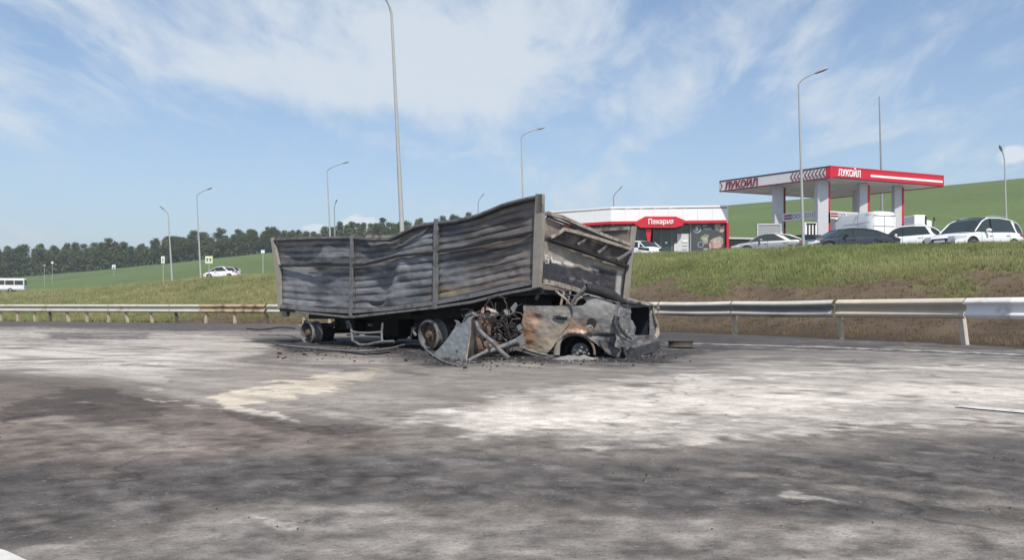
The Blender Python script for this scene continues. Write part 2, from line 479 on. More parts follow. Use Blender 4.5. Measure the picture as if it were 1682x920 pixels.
# ------------------------------------------------------------------ ground sheet
def build_ground():
    ts = np.unique(np.concatenate([np.linspace(-3, -.8, 40), np.linspace(-.8, .8, 420), np.linspace(.8, 3.2, 40)]))
    rows = []
    T = ts
    r0, c0, g0 = rail_d(T) + .55, crest_d(T), ridge_d(T)
    p0 = c0 + np.interp(T, [-.12, .10], [14, 42])
    for k in np.linspace(0, 1, 5): rows.append(1.0 + (r0 - 1.02) * k)
    for k in np.linspace(0, 1, 61)[1:]: rows.append(r0 + (c0 - r0) * k)
    for k in np.linspace(0, 1, 12)[1:]: rows.append(c0 + (p0 - c0) * k)
    for k in np.linspace(0, 1, 50)[1:]: rows.append(p0 + (g0 - p0) * k)
    for k in (30, 120, 400, 1200, 2500, 5500): rows.append(g0 + k)
    D = np.stack(rows, 1); TT = np.repeat(T[:, None], D.shape[1], 1)
    Zt = ground_z(TT, D); X = TT * D
    V = np.stack([X, D, Zt], -1).reshape(-1, 3)
    # colours
    R0 = r0[:, None]; C0 = c0[:, None]; P0 = p0[:, None]; G0 = g0[:, None]
    s = np.clip((D - R0) / (C0 - R0), 0, 1)
    n = fbm(X / 1.7, D / 1.7, 21, 5); nb = fbm(X / 6, D / 6, 22, 3)
    dry = np.array([.185, .17, .085]); green = np.array([.115, .150, .050]); brown = np.array([.125, .095, .065]); soil = np.array([.055, .042, .034]); lush = np.array([.085, .125, .032])
    burnt_lim = np.interp(TT, [-.6, -.42, -.33, -.22, -.1, .1, .4, .7], [-.1, .0, .22, .20, .28, .52, .50, .46])
    bare = sstep(burnt_lim + (n - .5) * .5 - s, -.08, .10)
    nb = np.clip(nb + .38 * sstep(-TT, .08, .25) - .05, 0, 1)
    bank = green * (1 - nb[..., None]) + dry * nb[..., None]
    bank = bank * (.55 + .9 * n[..., None])
    wetk = (sstep(s, .16, .05) * (TT > -.2))[..., None]; brown = brown * (1 - .55 * wetk); bank = bank * (1 - bare[..., None]) + (brown * n[..., None] + soil * (1 - n[..., None])) * 1.15 * bare[..., None]
    fld = np.array([.104, .146, .058])
    ff = np.clip((D - P0) / (G0 - P0), 0, 1)
    nf = fbm(X / 45, D / 20, 31, 4)
    row = .5 + .5 * np.sin((X * .5 + D * .18) * .9)
    fieldc = fld[None, None] * (.86 + .30 * nf[..., None]) * (1 + .05 * row[..., None])
    fieldc = fieldc * (1 - .12 * ff[..., None]) + np.array([.10, .13, .075]) * .12 * ff[..., None]
    edge = sstep(ff + (n - .5) * .06, .10, .02) * (TT > .2)
    fieldc = fieldc * (1 - edge[..., None]) + np.array([.10, .085, .045]) * edge[..., None]
    plate = np.array([.10, .12, .05]) * np.ones_like(fieldc)
    C = np.where((D < C0)[..., None], bank, np.where((D < P0 + 2)[..., None], plate, fieldc))
    me = np_mesh('ground', V, grid_quads(len(T), D.shape[1]), C.reshape(-1, 3))
    o = link_mesh('ground', me, M['earth'], smooth=True)
    tag(o, kind='structure', label='grassy bank, fields and hillside beyond the road')
    # flat ground behind the viewpoint
    b = MB(); b.add([(-3000, 1.0, -.06), (3000, 1.0, -.06), (3000, -3000, -.06), (-3000, -3000, -.06)], [(0, 1, 2, 3)])
    bo = b.build('plain', MAT('plain_grass', (.10, .12, .05), .95, var=.1, scale=.05)); tag(bo, kind='structure', label='flat land on the near side of the road')
build_ground()

# ------------------------------------------------------------------ road with its foam, soot and wet stains
def build_road():
    cs = np.unique(np.concatenate([np.linspace(-2.4, -.72, 50), np.linspace(-.72, .72, 620), np.linspace(.72, 1.9, 40)]))
    ap = 3.0
    # far edge for each fan column x = c (y + ap)
    yy = np.linspace(3, 140, 2000)
    far = []
    for c in cs:
        x = c * (yy + ap); ok = yy < rail_d(x / yy) + .25
        far.append(yy[ok][-1] if ok.any() else 3.5)
    far = np.array(far)
    pyf = HY + HC * F / far
    k = np.concatenate([np.linspace(0, 1, 430) ** 1.15])
    PYm = pyf[:, None] + (960 - pyf[:, None]) * k[None]
    D = HC * F / (PYm - HY)
    D = np.concatenate([D, np.full((len(cs), 1), 2.2), np.full((len(cs), 1), 1.2), np.full((len(cs), 1), -1.5), np.full((len(cs), 1), -2.9)], 1)
    Xw = cs[:, None] * (D + ap)
    dd = np.maximum(D, .9)
    px = CX + Xw / dd * F; py = HY + HC * F / dd
    # world-space noises for ragged edges
    a = fbm(Xw * .55, D * .55, 3, 5) - .5; b = fbm(Xw * .55 + 40, D * .55 + 11, 4, 5) - .5
    fine = fbm(Xw * 3.5, D * 3.5, 8, 5) - .5
    fine2 = fbm(Xw * 9, D * 9, 12, 4) - .5
    mid = fbm(Xw * 1.3, D * 1.3, 14, 5) - .5
    streak = fbm(Xw * .5 + D * .25, D * 2.2 - Xw * .3, 15, 5) - .5
    sc = (py - HY) / 150.0
    wx = px + a * 120 * sc + fine * 40 * sc; wy = py + b * 34 * sc + fine * 13 * sc
    C = np.array([.185, .172, .158])[None, None] * np.ones(px.shape + (3,))
    al = -.75 * Xw + .66 * D; cr_ = .66 * Xw + .75 * D
    trk = fbm(al * .16, cr_ * 2.6, 71, 5) - .5; trk2 = fbm(al * .5, cr_ * 7, 73, 4) - .5
    C = C * (1 + .5 * mid[..., None])
    def paint(col, poly, soft, op=1.0, tex=None, thr=None):
        nonlocal C
        sdv = poly_sd(wx, wy, poly)
        soft = soft * .62; mk = sstep(sdv + (fine2 * 14 + trk2 * 10) * sc, -soft, soft) * op
        if tex is not None: mk = mk * sstep(tex, thr[0], thr[1])
        C = C * (1 - mk[..., None]) + np.array(col) * (1 + .35 * fine[..., None] + .30 * trk[..., None]) * mk[..., None]
    pale = (.40, .385, .365); cream = (.50, .47, .39); soot = (.035, .034, .036); dk = (.064, .061, .062); brown = (.140, .120, .107); wet = (.066, .056, .050); grey = (.235, .225, .212)
    # left pale foam field
    paint(pale, [(-900, 541), (60, 542), (300, 549), (430, 556), (445, 575), (380, 598), (300, 622), (285, 640), (200, 628), (90, 622), (0, 612), (-900, 640)], 9, .85, streak + mid * .5 + trk * .5, (-.34, .04))
    paint((.5, .49, .47), [(-300, 566), (150, 566), (330, 580), (270, 612), (120, 610), (-300, 606)], 10, .75, mid + streak, (-.16, .10))
    paint(dk, [(-900, 520), (460, 524), (520, 545), (300, 544), (60, 537), (-900, 536)], 3, .8)
    paint(dk, [(60, 548), (240, 549), (250, 556), (100, 557)], 3, .75)
    # warm brown damp zone, left foreground
    paint(brown, [(-900, 622), (0, 614), (120, 626), (300, 648), (470, 688), (560, 700), (640, 718), (500, 770), (0, 800), (-900, 800)], 14, .80)
    paint(wet, [(-10, 688), (70, 652), (140, 638), (180, 636), (275, 656), (235, 682), (185, 692), (90, 684)], 5, .85)
    paint((.30, .285, .27), [(285, 642), (330, 600), (450, 585), (640, 590), (660, 606), (700, 640), (640, 690), (600, 688), (480, 668), (340, 662)], 12, .55)
    paint(grey, [(640, 605), (1000, 596), (1090, 590), (1100, 620), (780, 650), (665, 690), (600, 690)], 10, .55)
    paint(cream, [(350, 664), (356, 650), (400, 640), (480, 628), (560, 612), (640, 603), (668, 607), (600, 622), (500, 640), (440, 652), (395, 664)], 4, .92)
    paint((.5, .48, .45), [(250, 652), (300, 656), (400, 670), (475, 683), (470, 689), (390, 677), (300, 663)], 2.5, .75, fine, (-.16, .05))
    paint(wet, [(345, 672), (470, 690), (560, 690), (630, 703), (560, 703), (470, 699), (400, 688)], 3, .75)
    # big pale foam field on the right
    paint(pale, [(665, 693), (700, 680), (760, 660), (860, 640), (1000, 628), (1100, 600), (1220, 582), (1420, 586), (2600, 600), (2600, 720), (1682, 706), (1480, 702), (1250, 716), (1040, 734), (900, 744), (760, 722)], 9, .80, mid + .4 * streak, (-.34, .02))
    paint((.56, .54, .51), [(690, 694), (800, 668), (960, 646), (1150, 634), (1380, 642), (1700, 640), (1700, 664), (1400, 676), (1150, 690), (950, 702), (820, 716), (740, 708)], 16, .85, mid + .5 * fine, (-.30, .02))
    paint((.52, .50, .48), [(1080, 623), (1300, 612), (1500, 603), (2300, 598), (2300, 603), (1500, 612), (1290, 622), (1120, 630)], 3, .8, fine, (-.20, .0))
    paint((.12, .115, .11), [(1000, 651), (1200, 645), (1420, 640), (1420, 644), (1200, 650), (1060, 656)], 3, .55, fine, (-.12, .06))
    paint((.13, .13, .13), [(1090, 560), (1500, 566), (2300, 585), (2300, 594), (1500, 594), (1240, 590), (1130, 610), (1060, 618), (1060, 590)], 10, .6)
    # soot round the wrecks
    paint(soot, [(410, 556), (520, 552), (700, 552), (880, 552), (1110, 545), (1240, 556), (1190, 574), (1110, 588), (1060, 600), (960, 596), (830, 594), (740, 602), (600, 582), (470, 580)], 9, .97)
    paint(dk, [(1080, 540), (1300, 548), (1700, 566), (2400, 572), (2400, 590), (1700, 580), (1400, 572), (1200, 572), (1080, 582)], 3, .85)
    paint(dk, [(430, 575), (560, 590), (700, 604), (690, 622), (540, 606), (400, 600)], 12, .5, mid, (-.2, .1))
    # dark band across the foreground
    paint(dk, [(-900, 770), (0, 762), (300, 748), (560, 742), (700, 742), (860, 756), (1000, 752), (1240, 732), (1500, 722), (2600, 724), (2600, 850), (1682, 838), (1400, 842), (1100, 850), (860, 838), (620, 846), (420, 838), (260, 870), (0, 900), (-900, 900)], 20, .86, trk + .6 * fine + .3 * mid, (-.42, -.02))
    paint((.165, .160, .155), [(-900, 960), (0, 925), (180, 890), (420, 852), (620, 850), (900, 862), (1100, 862), (1400, 858), (2600, 860), (2600, 4000), (-900, 4000)], 26, .72)
    # worn traces of lane paint, foam specks and drips
    paint((.36, .35, .33), [(1250, 797), (1345, 809), (1365, 815), (1255, 803)], 3, .45, fine, (-.1, .1))
    paint((.42, .41, .39), [(415, 878), (470, 874), (475, 880), (420, 885)], 2, .35)
    fl = sstep(fbm(Xw * 7.5 + 3, D * 7.5, 33, 4), .60, .76) * sstep(py, 640, 760) * .10
    C = C * (1 - fl[..., None]) + np.array([.34, .33, .32]) * fl[..., None]
    # streaks along the lanes, dried run-off and hairline cracks over everything
    C = C * (1.03 + .26 * trk[..., None] + .22 * trk2[..., None] + .38 * fine[..., None])
    rg1 = np.abs(fbm(Xw * .8 + 9, D * .8, 81, 4) - .5); crack = sstep(rg1, .010, .002) * sstep(mid, -.1, .1) * .45
    C = C * (1 - crack[..., None])
    smear = sstep(trk + .5 * fine, .10, .22) * sstep(py, 540, 560) * sstep(py, 800, 720) * .26
    C = C * (1 - smear[..., None]) + np.array([.36, .35, .33]) * smear[..., None]
    dsm = sstep(-trk + .5 * mid, .12, .26) * sstep(py, 800, 700) * .12
    C = C * (1 - dsm[..., None]) + np.array([.085, .08, .078]) * dsm[..., None]
    grit = 1 + 1.6 * fine2 * sstep(py, 600, 760)
    C = np.clip(C * grit[..., None] * np.array([1.06, 1.005, .945]), .015, .8)
    Zr = .004 * fine + .004 + np.zeros_like(D)
    V = np.stack([Xw, D, Zr], -1).reshape(-1, 3)
    me = np_mesh('road', V, grid_quads(len(cs), D.shape[1], True), C.reshape(-1, 3))
    o = link_mesh('road', me, M['road'], smooth=True)
    tag(o, kind='structure', label='wide asphalt highway stained by foam, soot and water')
build_road()

def ground_xy(px, py, z=0.0):
    d = (HC - z) * F / (py - HY); return Vector(((px - CX) / F * d, d, z))
def line_strip(name, pts, label):
    """painted marking given by edge pairs on the road, a sheet just above the asphalt"""
    b = MB(); vs = [ground_xy(a, c, .014) for a, c in pts]
    n = len(vs) // 2; b.add(vs, [(2 * i, 2 * i + 1, 2 * i + 3, 2 * i + 2) for i in range(n - 1)])
    o = b.build(name, M['line_worn' if name == 'edge_line' else 'line']); tag(o, kind='structure', label=label); return o
line_strip('lane_dash', [(1568, 668.5), (1576, 665.5), (1800, 689), (1800, 683)], 'white lane dash at the right edge of the road')
line_strip('edge_line', [(1092, 564.6), (1092, 563.2), (1205, 567.4), (1205, 565.8), (1400, 573.2), (1400, 571.2), (1682, 584.5), (1682, 581.8), (1900, 595), (1900, 591.5)], 'worn white edge line below the guardrail')
line_strip('lane_dash', [(-120, 868), (-120, 905), (10, 905), (-40, 935), (60, 928), (20, 960)], 'white lane line in the lower left corner of the road')

# plateau surfaces
def plateau_sheet(name, t0, t1, off0, off1, mat, label, lift=.02):
    ts = np.linspace(t0, t1, 60); ks = np.linspace(0, 1, 14)
    D = crest_d(ts)[:, None] + off0 + (off1 - off0) * ks[None]
    T = np.repeat(ts[:, None], 14, 1)
    Zs = ground_z(T, D, False) + lift
    me = np_mesh(name, np.stack([T * D, D, Zs], -1).reshape(-1, 3), grid_quads(60, 14))
    o = link_mesh(name, me, mat); tag(o, kind='structure', label=label); return o
plateau_sheet('forecourt', .10, 1.1, 1.2, 36, M['paving'], 'pale paved forecourt around the filling station')
plateau_sheet('upper_road', -1.2, .10, 2.0, 12, M['paving'], 'upper road on top of the bank')
def kerb():
    b = MB(); ts = np.linspace(.10, .36, 40)
    d = crest_d(ts) + 1.1
    b.bar([(t * q, q, float(ground_z(t, q, False)) + .10) for t, q in zip(ts, d)], .18, .22)
    o = b.build('kerb', M['kerb']); tag(o, kind='structure', label='pale kerb along the edge of the forecourt')
kerb()

# ------------------------------------------------------------------ bank grass: tufts of blades
def build_grass():
    rng = np.random.default_rng(5)
    N = 90000
    t = rng.uniform(-.72, .72, N); s = rng.uniform(.0, 1.12, N)
    d = rail_d(t) + .7 + (crest_d(t) - rail_d(t) - .7) * s
    x = t * d
    n = fbm(x / 1.7, d / 1.7, 21, 5); nb = fbm(x / 6, d / 6, 22, 3)
    lim = np.interp(t, [-.6, -.42, -.33, -.22, -.1, .1, .4, .7], [-.1, .0, .22, .20, .28, .52, .50, .46])
    bare = sstep(lim + (n - .5) * .5 - s, -.08, .10)
    keep = rng.uniform(0, 1, N) > bare * .86
    t, s, d, x, n, nb, bare = [q[keep] for q in (t, s, d, x, n, nb, bare)]
    z = ground_z(t, d); N = len(t)
    sc = np.interp(d, [20, 50, 90, 200], [.75, 1.0, 1.4, 2.4])
    h = (.10 + .22 * rng.uniform(0, 1, N) ** 1.5) * sc * (1 - .45 * bare) * (.35 + 1.3 * n)
    K = 5; V = []; Cc = []
    gr = np.array([.125, .175, .055]); yl = np.array([.225, .22, .105]); br = np.array([.13, .10, .062])
    mixv = np.clip(nb * 1.1 + .30 * sstep(-t, .08, .25) + rng.normal(0, .18, N), 0, 1)[:, None]
    base = gr * (1 - mixv) + yl * mixv
    base = base * (1 - bare[:, None]) + br * bare[:, None]
    for k in range(K):
        an = rng.uniform(0, 6.283, N); sp = rng.uniform(.02, .16, N) * sc; w2 = .018 * sc + .008
        bx = x + np.cos(an) * sp; by = d + np.sin(an) * sp
        hx = h * rng.uniform(.6, 1.1, N); lean = rng.uniform(0, .5, N) * hx; an2 = rng.uniform(0, 6.283, N)
        p0 = np.stack([bx - w2, by, z - .03], 1); p1 = np.stack([bx + w2, by + w2 * .5, z - .03], 1)
        p2 = np.stack([bx + np.cos(an2) * lean, by + np.sin(an2) * lean, z + hx], 1)
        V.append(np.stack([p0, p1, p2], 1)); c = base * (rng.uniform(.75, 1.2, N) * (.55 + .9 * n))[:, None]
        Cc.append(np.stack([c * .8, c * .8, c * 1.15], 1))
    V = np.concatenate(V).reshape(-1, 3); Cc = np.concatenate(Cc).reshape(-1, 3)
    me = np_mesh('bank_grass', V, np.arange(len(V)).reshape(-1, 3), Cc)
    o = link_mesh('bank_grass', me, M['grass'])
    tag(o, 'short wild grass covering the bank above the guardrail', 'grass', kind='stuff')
build_grass()

# ------------------------------------------------------------------ trees along the ridge
def foliage_mat(name, a, b):
    m_ = MAT(name, a, .75, 0, var=.22, scale=.8, col2=b, thr=.5, spec=.2)
    return m_
FOL = [foliage_mat('foliage_dark', (.082, .112, .040), (.062, .088, .034)), foliage_mat('foliage_mid', (.105, .132, .050), (.080, .105, .042)), foliage_mat('foliage_pale', (.12, .135, .060), (.095, .11, .05))]
def tree_variant(k):
    rg = np.random.default_rng(100 + k); H = 13.5
    tr = MB(); lean = rg.uniform(-.5, .5)
    tr.tube([(0, 0, -.6), (lean * .2, 0, 2), (lean * .5, .1, 5), (lean, .2, 9), (lean, 0, 12)], [.24, .19, .15, .10, .03], 6)
    cl = []
    nb_ = rg.integers(7, 11)
    for i in range(nb_):
        z = 3.2 + (H - 4.0) * (i + rg.uniform(0, .8)) / nb_
        rad = (1.9 - abs(z / H - .62) * 2.2) * rg.uniform(.75, 1.2)
        an = rg.uniform(0, 6.28); off = rg.uniform(.3, 1.9) * (1.2 - z / H * .6)
        c = np.array([lean * z / 9 + math.cos(an) * off, math.sin(an) * off, z]); cl.append((c, max(.8, rad)))
        tr.tube([(lean * z / 9, 0, z - 1.3), tuple(c)], [.07, .02], 4)
    cl.append((np.array([lean, 0, H - .9]), 1.0))
    P = []
    for c, r_ in cl:
        n = int(230 * r_ ** 1.3)
        dv = rg.normal(size=(n, 3)); dv /= np.linalg.norm(dv, axis=1)[:, None]
        rr = r_ * (rg.uniform(.2, 1.15, n) ** .8 + .35 * rg.uniform(0, 1, n) ** 4)
        p = c + dv * rr[:, None] * np.array([1, 1, .82]); P.append(p)
    P = np.concatenate(P); n = len(P)
    a = rg.normal(size=(n, 3)); a /= np.linalg.norm(a, axis=1)[:, None]
    b = np.cross(a, rg.normal(size=(n, 3))); b /= np.linalg.norm(b, axis=1)[:, None]
    sz = rg.uniform(.12, .29, n)[:, None]
    V = np.stack([P - a * sz, P + b * sz * .7, P + a * sz, P - b * sz * .7], 1).reshape(-1, 3)
    return tr, np_mesh('crown', V, np.arange(len(V)).reshape(-1, 4))
def build_trees():
    variants = []
    for k in range(7):
        tr, cm = tree_variant(k); me = bpy.data.meshes.new('trunk'); me.from_pydata(tr.v, [], tr.f)
        variants.append((me, cm))
    crown_mats = {}
    kinds = ['dark green slender tree in the windbreak on the ridge', 'mid green tree in the windbreak on the ridge', 'pale green thin tree in the windbreak on the ridge']
    rr = random.Random(11)
    t = -.72; i = 0
    while t < .025:
        for row in range(3):
            tt = t + rr.uniform(-.004, .004) + row * .0045
            d = float(ridge_d(tt)) + 3 + row * 9 + rr.uniform(-2, 2)
            z = float(ground_z(tt, d)) - .2
            v = rr.randrange(7); kd = rr.choice([0, 0, 1, 1, 2]) if row == 0 else rr.choice([0, 1, 2])
            vis = float(np.interp(tt, [-.72, .06], [0, 1]))
            r_ = thing('windbreak_tree', (tt * d, d, z), kinds[kd], 'tree', rr.uniform(0, 6.28), 'trees of the windbreak along the ridge')
            h = rr.uniform(.85, 1.28) * (1.0 if vis < .6 else .95); r_.scale = (h * rr.uniform(1.0, 1.35), h * rr.uniform(1.0, 1.35), h)
            tm, cm = variants[v]
            o = bpy.data.objects.new('trunk', tm); COL.objects.link(o); o.parent = r_
            if not tm.materials: tm.materials.append(M['bark'])
            key = (v, kd)
            if key not in crown_mats:
                c2 = cm if all(q[0] != v for q in crown_mats) else cm.copy()
                c2.materials.clear(); c2.materials.append(FOL[kd]); crown_mats[key] = c2
            o = bpy.data.objects.new('crown', crown_mats[key]); COL.objects.link(o); o.parent = r_
        t += rr.uniform(.008, .0145)
    # dense undergrowth that fills the foot of the windbreak
    rg = np.random.default_rng(3); n = 60000
    tt = rg.uniform(-.74, .03, n); d = ridge_d(tt) + rg.uniform(1, 16, n)
    hh = np.abs(rg.normal(0, 1, n)) ** 1.0 * (3.2 + 2.6 * fbm(tt * 60, d * .0, 5, 3))
    P = np.stack([tt * d, d, ground_z(tt, d) + np.clip(hh, 0, 9.5)], 1)
    a = rg.normal(size=(n, 3)); a /= np.linalg.norm(a, axis=1)[:, None]; b = np.cross(a, rg.normal(size=(n, 3))); b /= np.linalg.norm(b, axis=1)[:, None]
    sz = rg.uniform(.3, .7, n)[:, None]
    V = np.stack([P - a * sz, P + b * sz, P + a * sz, P - b * sz], 1).reshape(-1, 3)
    o = link_mesh('undergrowth', np_mesh('undergrowth', V, np.arange(len(V)).reshape(-1, 4)), FOL[0])
    tag(o, 'dark bushes filling the foot of the windbreak on the ridge', 'undergrowth', kind='stuff')
    # weeds and scrub where the hill begins, behind the forecourt
    n = 9000; tt = rg.uniform(.24, .75, n); d = crest_d(tt) + 46 + rg.uniform(0, 14, n)
    P = np.stack([tt * d, d, ground_z(tt, d) + rg.uniform(0, 1.3, n) ** 1.4 * (fbm(tt * 70, d * 0, 9, 3) * 1.6)], 1)
    a = rg.normal(size=(n, 3)); a /= np.linalg.norm(a, axis=1)[:, None]; b = np.cross(a, rg.normal(size=(n, 3))); b /= np.linalg.norm(b, axis=1)[:, None]
    sz = rg.uniform(.1, .25, n)[:, None]
    V = np.stack([P - a * sz, P + b * sz, P + a * sz, P - b * sz], 1).reshape(-1, 3)
    o = link_mesh('scrub', np_mesh('scrub', V, np.arange(len(V)).reshape(-1, 4)), FOL[1])
    tag(o, 'low weedy scrub at the foot of the green hill', 'scrub', kind='stuff')
build_trees()

# ------------------------------------------------------------------ guardrail
def build_guardrail():
    g = thing('guardrail', (0, 33, 0), 'steel guardrail along the far road edge, scorched behind the wreck and white at the right', 'guardrail')
    off = Vector((0, 33, 0))
    def P(t): d = float(rail_d(t)); return Vector((t * d, d, 0))
    prof = [(-.02, 0), (.02, -.022), (.075, -.085), (.082, -.115), (.02, -.17), (0, -.20), (0, -.285), (.02, -.31), (.075, -.375), (.082, -.405), (.03, -.47), (0, -.485)]
    def top(t): return float(np.interp(t, [-.7, -.3, .2, .53, .8], [1.10, 1.06, 1.10, 1.12, 1.12]))
    def beam(t0, t1, mat, label=None, sag=0.0, n=9, cols=None):
        vs = []; m = len(prof)
        for i in range(n):
            t = t0 + (t1 - t0) * i / (n - 1); p = P(t)
            tn = (P(t + .004) - P(t - .004)).normalized(); nr = Vector((tn.y, -tn.x, 0))
            if nr.dot(-p) < 0: nr = -nr
            z = top(t) - sag * math.sin(math.pi * i / (n - 1))
            for th in (0, 1):
                for o_, h in prof:
                    vs.append(p + nr * (o_ - .008 * th + .04) + Vector((0, 0, z + h)) - off)
        b = MB(); fs = []
        for i in range(n - 1):
            a = i * 2 * m; c = a + 2 * m
            for k in range(m - 1):
                fs.append((a + k, a + k + 1, c + k + 1, c + k))
                fs.append((a + m + k + 1, a + m + k, c + m + k, c + m + k + 1))
            fs.append((a, c, c + m, a + m)); fs.append((a + m - 1, a + 2 * m - 1, c + 2 * m - 1, c + m - 1))
        b.add(vs, fs)
        if cols is None: return b.build('rail_beam', mat, g, label=label)
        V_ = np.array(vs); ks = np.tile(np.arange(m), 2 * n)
        amt = np.array([0, 0, .0, .2, .9, 1, 1, .7, .0, .1, .5, .7])[ks]  # lips pale, trough and undersides dark: shade put into the scorch colours
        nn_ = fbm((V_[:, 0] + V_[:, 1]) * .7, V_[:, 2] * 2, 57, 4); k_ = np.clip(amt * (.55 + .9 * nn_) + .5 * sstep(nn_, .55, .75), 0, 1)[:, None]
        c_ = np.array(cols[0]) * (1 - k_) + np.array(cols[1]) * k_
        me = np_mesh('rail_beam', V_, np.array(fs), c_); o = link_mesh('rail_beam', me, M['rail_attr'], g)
        if label: o['label'] = label
        return o
    T = lambda px: (px - CX) / F
    # joints (photo columns) and how each length looks
    segs = [(2300, 1900, 'rail_white', None), (1900, 1590, 'rail_white', 'clean white length of rail at the right'), (1588, 1377, 'rail_tan', 'scorched tan length of rail'), (1371, 1205, 'rail_burnt', 'soot-blackened length of rail'),
            (1203, 1085, 'rail_burnt', 'soot-blackened length of rail'), (1083, 960, 'rail_burnt', None), (958, 700, 'rail_burnt', None), (698, 560, 'rail_rust', None), (558, 440, 'rail', None), (436, 330, 'rail_rust', 'rust-stained yellowish length of rail'),
            (329, 280, 'rail', None), (279, 180, 'rail', None), (179, 78, 'rail', None), (77, -30, 'rail', None), (-31, -170, 'rail', None), (-171, -420, 'rail', None)]
    for a, b_, m_, lb in segs:
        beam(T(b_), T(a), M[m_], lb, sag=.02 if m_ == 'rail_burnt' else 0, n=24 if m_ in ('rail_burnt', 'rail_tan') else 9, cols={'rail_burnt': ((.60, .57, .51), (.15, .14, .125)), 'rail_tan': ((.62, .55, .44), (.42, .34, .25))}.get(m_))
    posts = [(1760, 'post_pale', 6), (1583, 'post_pale', 8), (1380, 'post_tan', 6), (1205, 'post_tan', 2), (1050, 'post_dark', 0), (800, 'post_dark', 0), (640, 'post_dark', 0), (540, 'post_tan', 0), (498, 'post_tan', 0), (440, 'post_dark', 14), (385, 'post_tan', 3), (337, 'post_tan', -2), (291, 'post_dark', 12), (249, 'post_tan', 10),
             (209, 'post_tan', 12), (177, 'post_tan', 0), (142, 'post_tan', 4), (112, 'post_tan', 12), (83, 'post_dark', 10), (56, 'post_tan', 4), (28, 'post_tan', 2), (0, 'post_tan', 2), (-30, 'post_tan', 2), (-64, 'post_tan', 2), (-100, 'post_tan', 0)]
    for px, m_, lean in posts:
        t = T(px); p = P(t) - off; w_ = .13
        z = top(t) - .1
        dx = math.tan(R(lean)) * z
        tn = (P(t + .004) - P(t - .004)).normalized()
        # C-section post: web and two flanges
        b = MB(); nr = Vector((tn.y, -tn.x, 0))
        if nr.dot(-p - off) < 0: nr = -nr
        den = tn.x - t * tn.y; lv = tn * (-dx / den)        # the lean runs along the rail, so the post stays behind the beam
        def slab(c0, ux, uy, wx_, wy_):
            vs = []
            for zz_, sh in ((-.1, 0), (z, 1)):
                c = p + c0 + Vector((0, 0, zz_)) + lv * sh
                for sx_, sy_ in ((-1, -1), (1, -1), (1, 1), (-1, 1)):
                    vs.append(c + ux * sx_ * wx_ / 2 + uy * sy_ * wy_ / 2)
            b.add(vs, [(3, 2, 1, 0), (4, 5, 6, 7), (0, 1, 5, 4), (1, 2, 6, 5), (2, 3, 7, 6), (3, 0, 4, 7)])
        slab(nr * -.02, tn, nr, w_ * 1.15, .022)
        slab(nr * -.071 + tn * w_ * .52, tn, nr, .02, .078)
        slab(nr * -.071 - tn * w_ * .52, tn, nr, .02, .078)
        b.build('post', M[m_], g)
        bl = MB(); bl.box(p + nr * .005 + lv * .8 + Vector((0, 0, top(t) - .24)), (.07, .06, .07)); bl.build('bolt_block', M['post_tan'] if m_ != 'post_pale' else M['post_pale'], g)
build_guardrail()
# ------------------------------------------------------------------ burnt trailer
TL, TR = (-5.96, 21.5), (.58, 15.6)          # near side, left and right ends on the ground
TR2 = (2.47, 18.0)                           # far corner of the open right end
ENDV = Vector((TR2[0] - TR[0], TR2[1] - TR[1], 0))
SN = Vector((TL[1] - TR[1], TR[0] - TL[0], 0)) * -1; SN.normalize()   # outward normal of the near side, towards the road
ALONG = Vector((TR[0] - TL[0], TR[1] - TL[1], 0)).normalized()
def TP(px, py, out=0.0): return plane_pt(px, py, TL, TR) + SN * out
TOPC = [(452, 391.5), (513, 389), (583, 388), (610, 391), (642, 391), (652, 387), (664, 381), (683, 371), (700, 367), (718, 364.5), (753, 361), (783, 354), (801, 347), (832, 334), (863, 326), (880, 322.5), (895, 320)]
MIDC = [(457, 437), (520, 436.5), (583, 437), (600, 435.5), (621, 430), (656, 421), (690, 417.5), (718, 415), (780, 404), (832, 392), (885, 380.5)]
LOWC = [(463, 500), (510, 505), (579, 509), (649, 504), (718, 495), (780, 483), (832, 471), (878, 461.5)]
BOTC = [(464, 509), (510, 514), (579, 521), (649, 513), (718, 505), (780, 496), (832, 482.5), (890, 472)]
def cv(tab, x): return np.interp(x, [a for a, b in tab], [b for a, b in tab])
trailer = thing('burnt_trailer', (-2.7, 18.5, 0), 'burnt-out grey trailer body with buckled sides resting over the car wreck', 'trailer')
TO = Vector(trailer.location)

def sheet_from_grid(name, P, thick, nrm, mat, parent, col, label=None):
    """P (nu,nv,3): a closed thin sheet of real thickness; nrm = outward direction"""
    nu, nv = P.shape[:2]; nrm = np.array(nrm)
    B = P - nrm * thick
    V = np.concatenate([P.reshape(-1, 3), B.reshape(-1, 3)])
    q = grid_quads(nu, nv); q2 = grid_quads(nu, nv, True) + nu * nv
    e = []
    def idx(i, j): return i * nv + j
    for i in range(nu - 1):
        for j, s in ((0, 1), (nv - 1, -1)):
            a, b = idx(i, j), idx(i + 1, j); e.append((a, b, b + nu * nv, a + nu * nv)[::s])
    for j in range(nv - 1):
        for i, s in ((0, -1), (nu - 1, 1)):
            a, b = idx(i, j), idx(i, j + 1); e.append((a, b, b + nu * nv, a + nu * nv)[::s])
    Q = np.concatenate([q, q2, np.array(e)])
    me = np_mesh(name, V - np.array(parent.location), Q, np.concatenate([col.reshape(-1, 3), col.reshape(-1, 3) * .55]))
    o = link_mesh(name, me, mat, parent, smooth=True)
    try: me.set_sharp_from_angle(angle=R(50))
    except Exception: pass
    if label: o['label'] = label
    return o

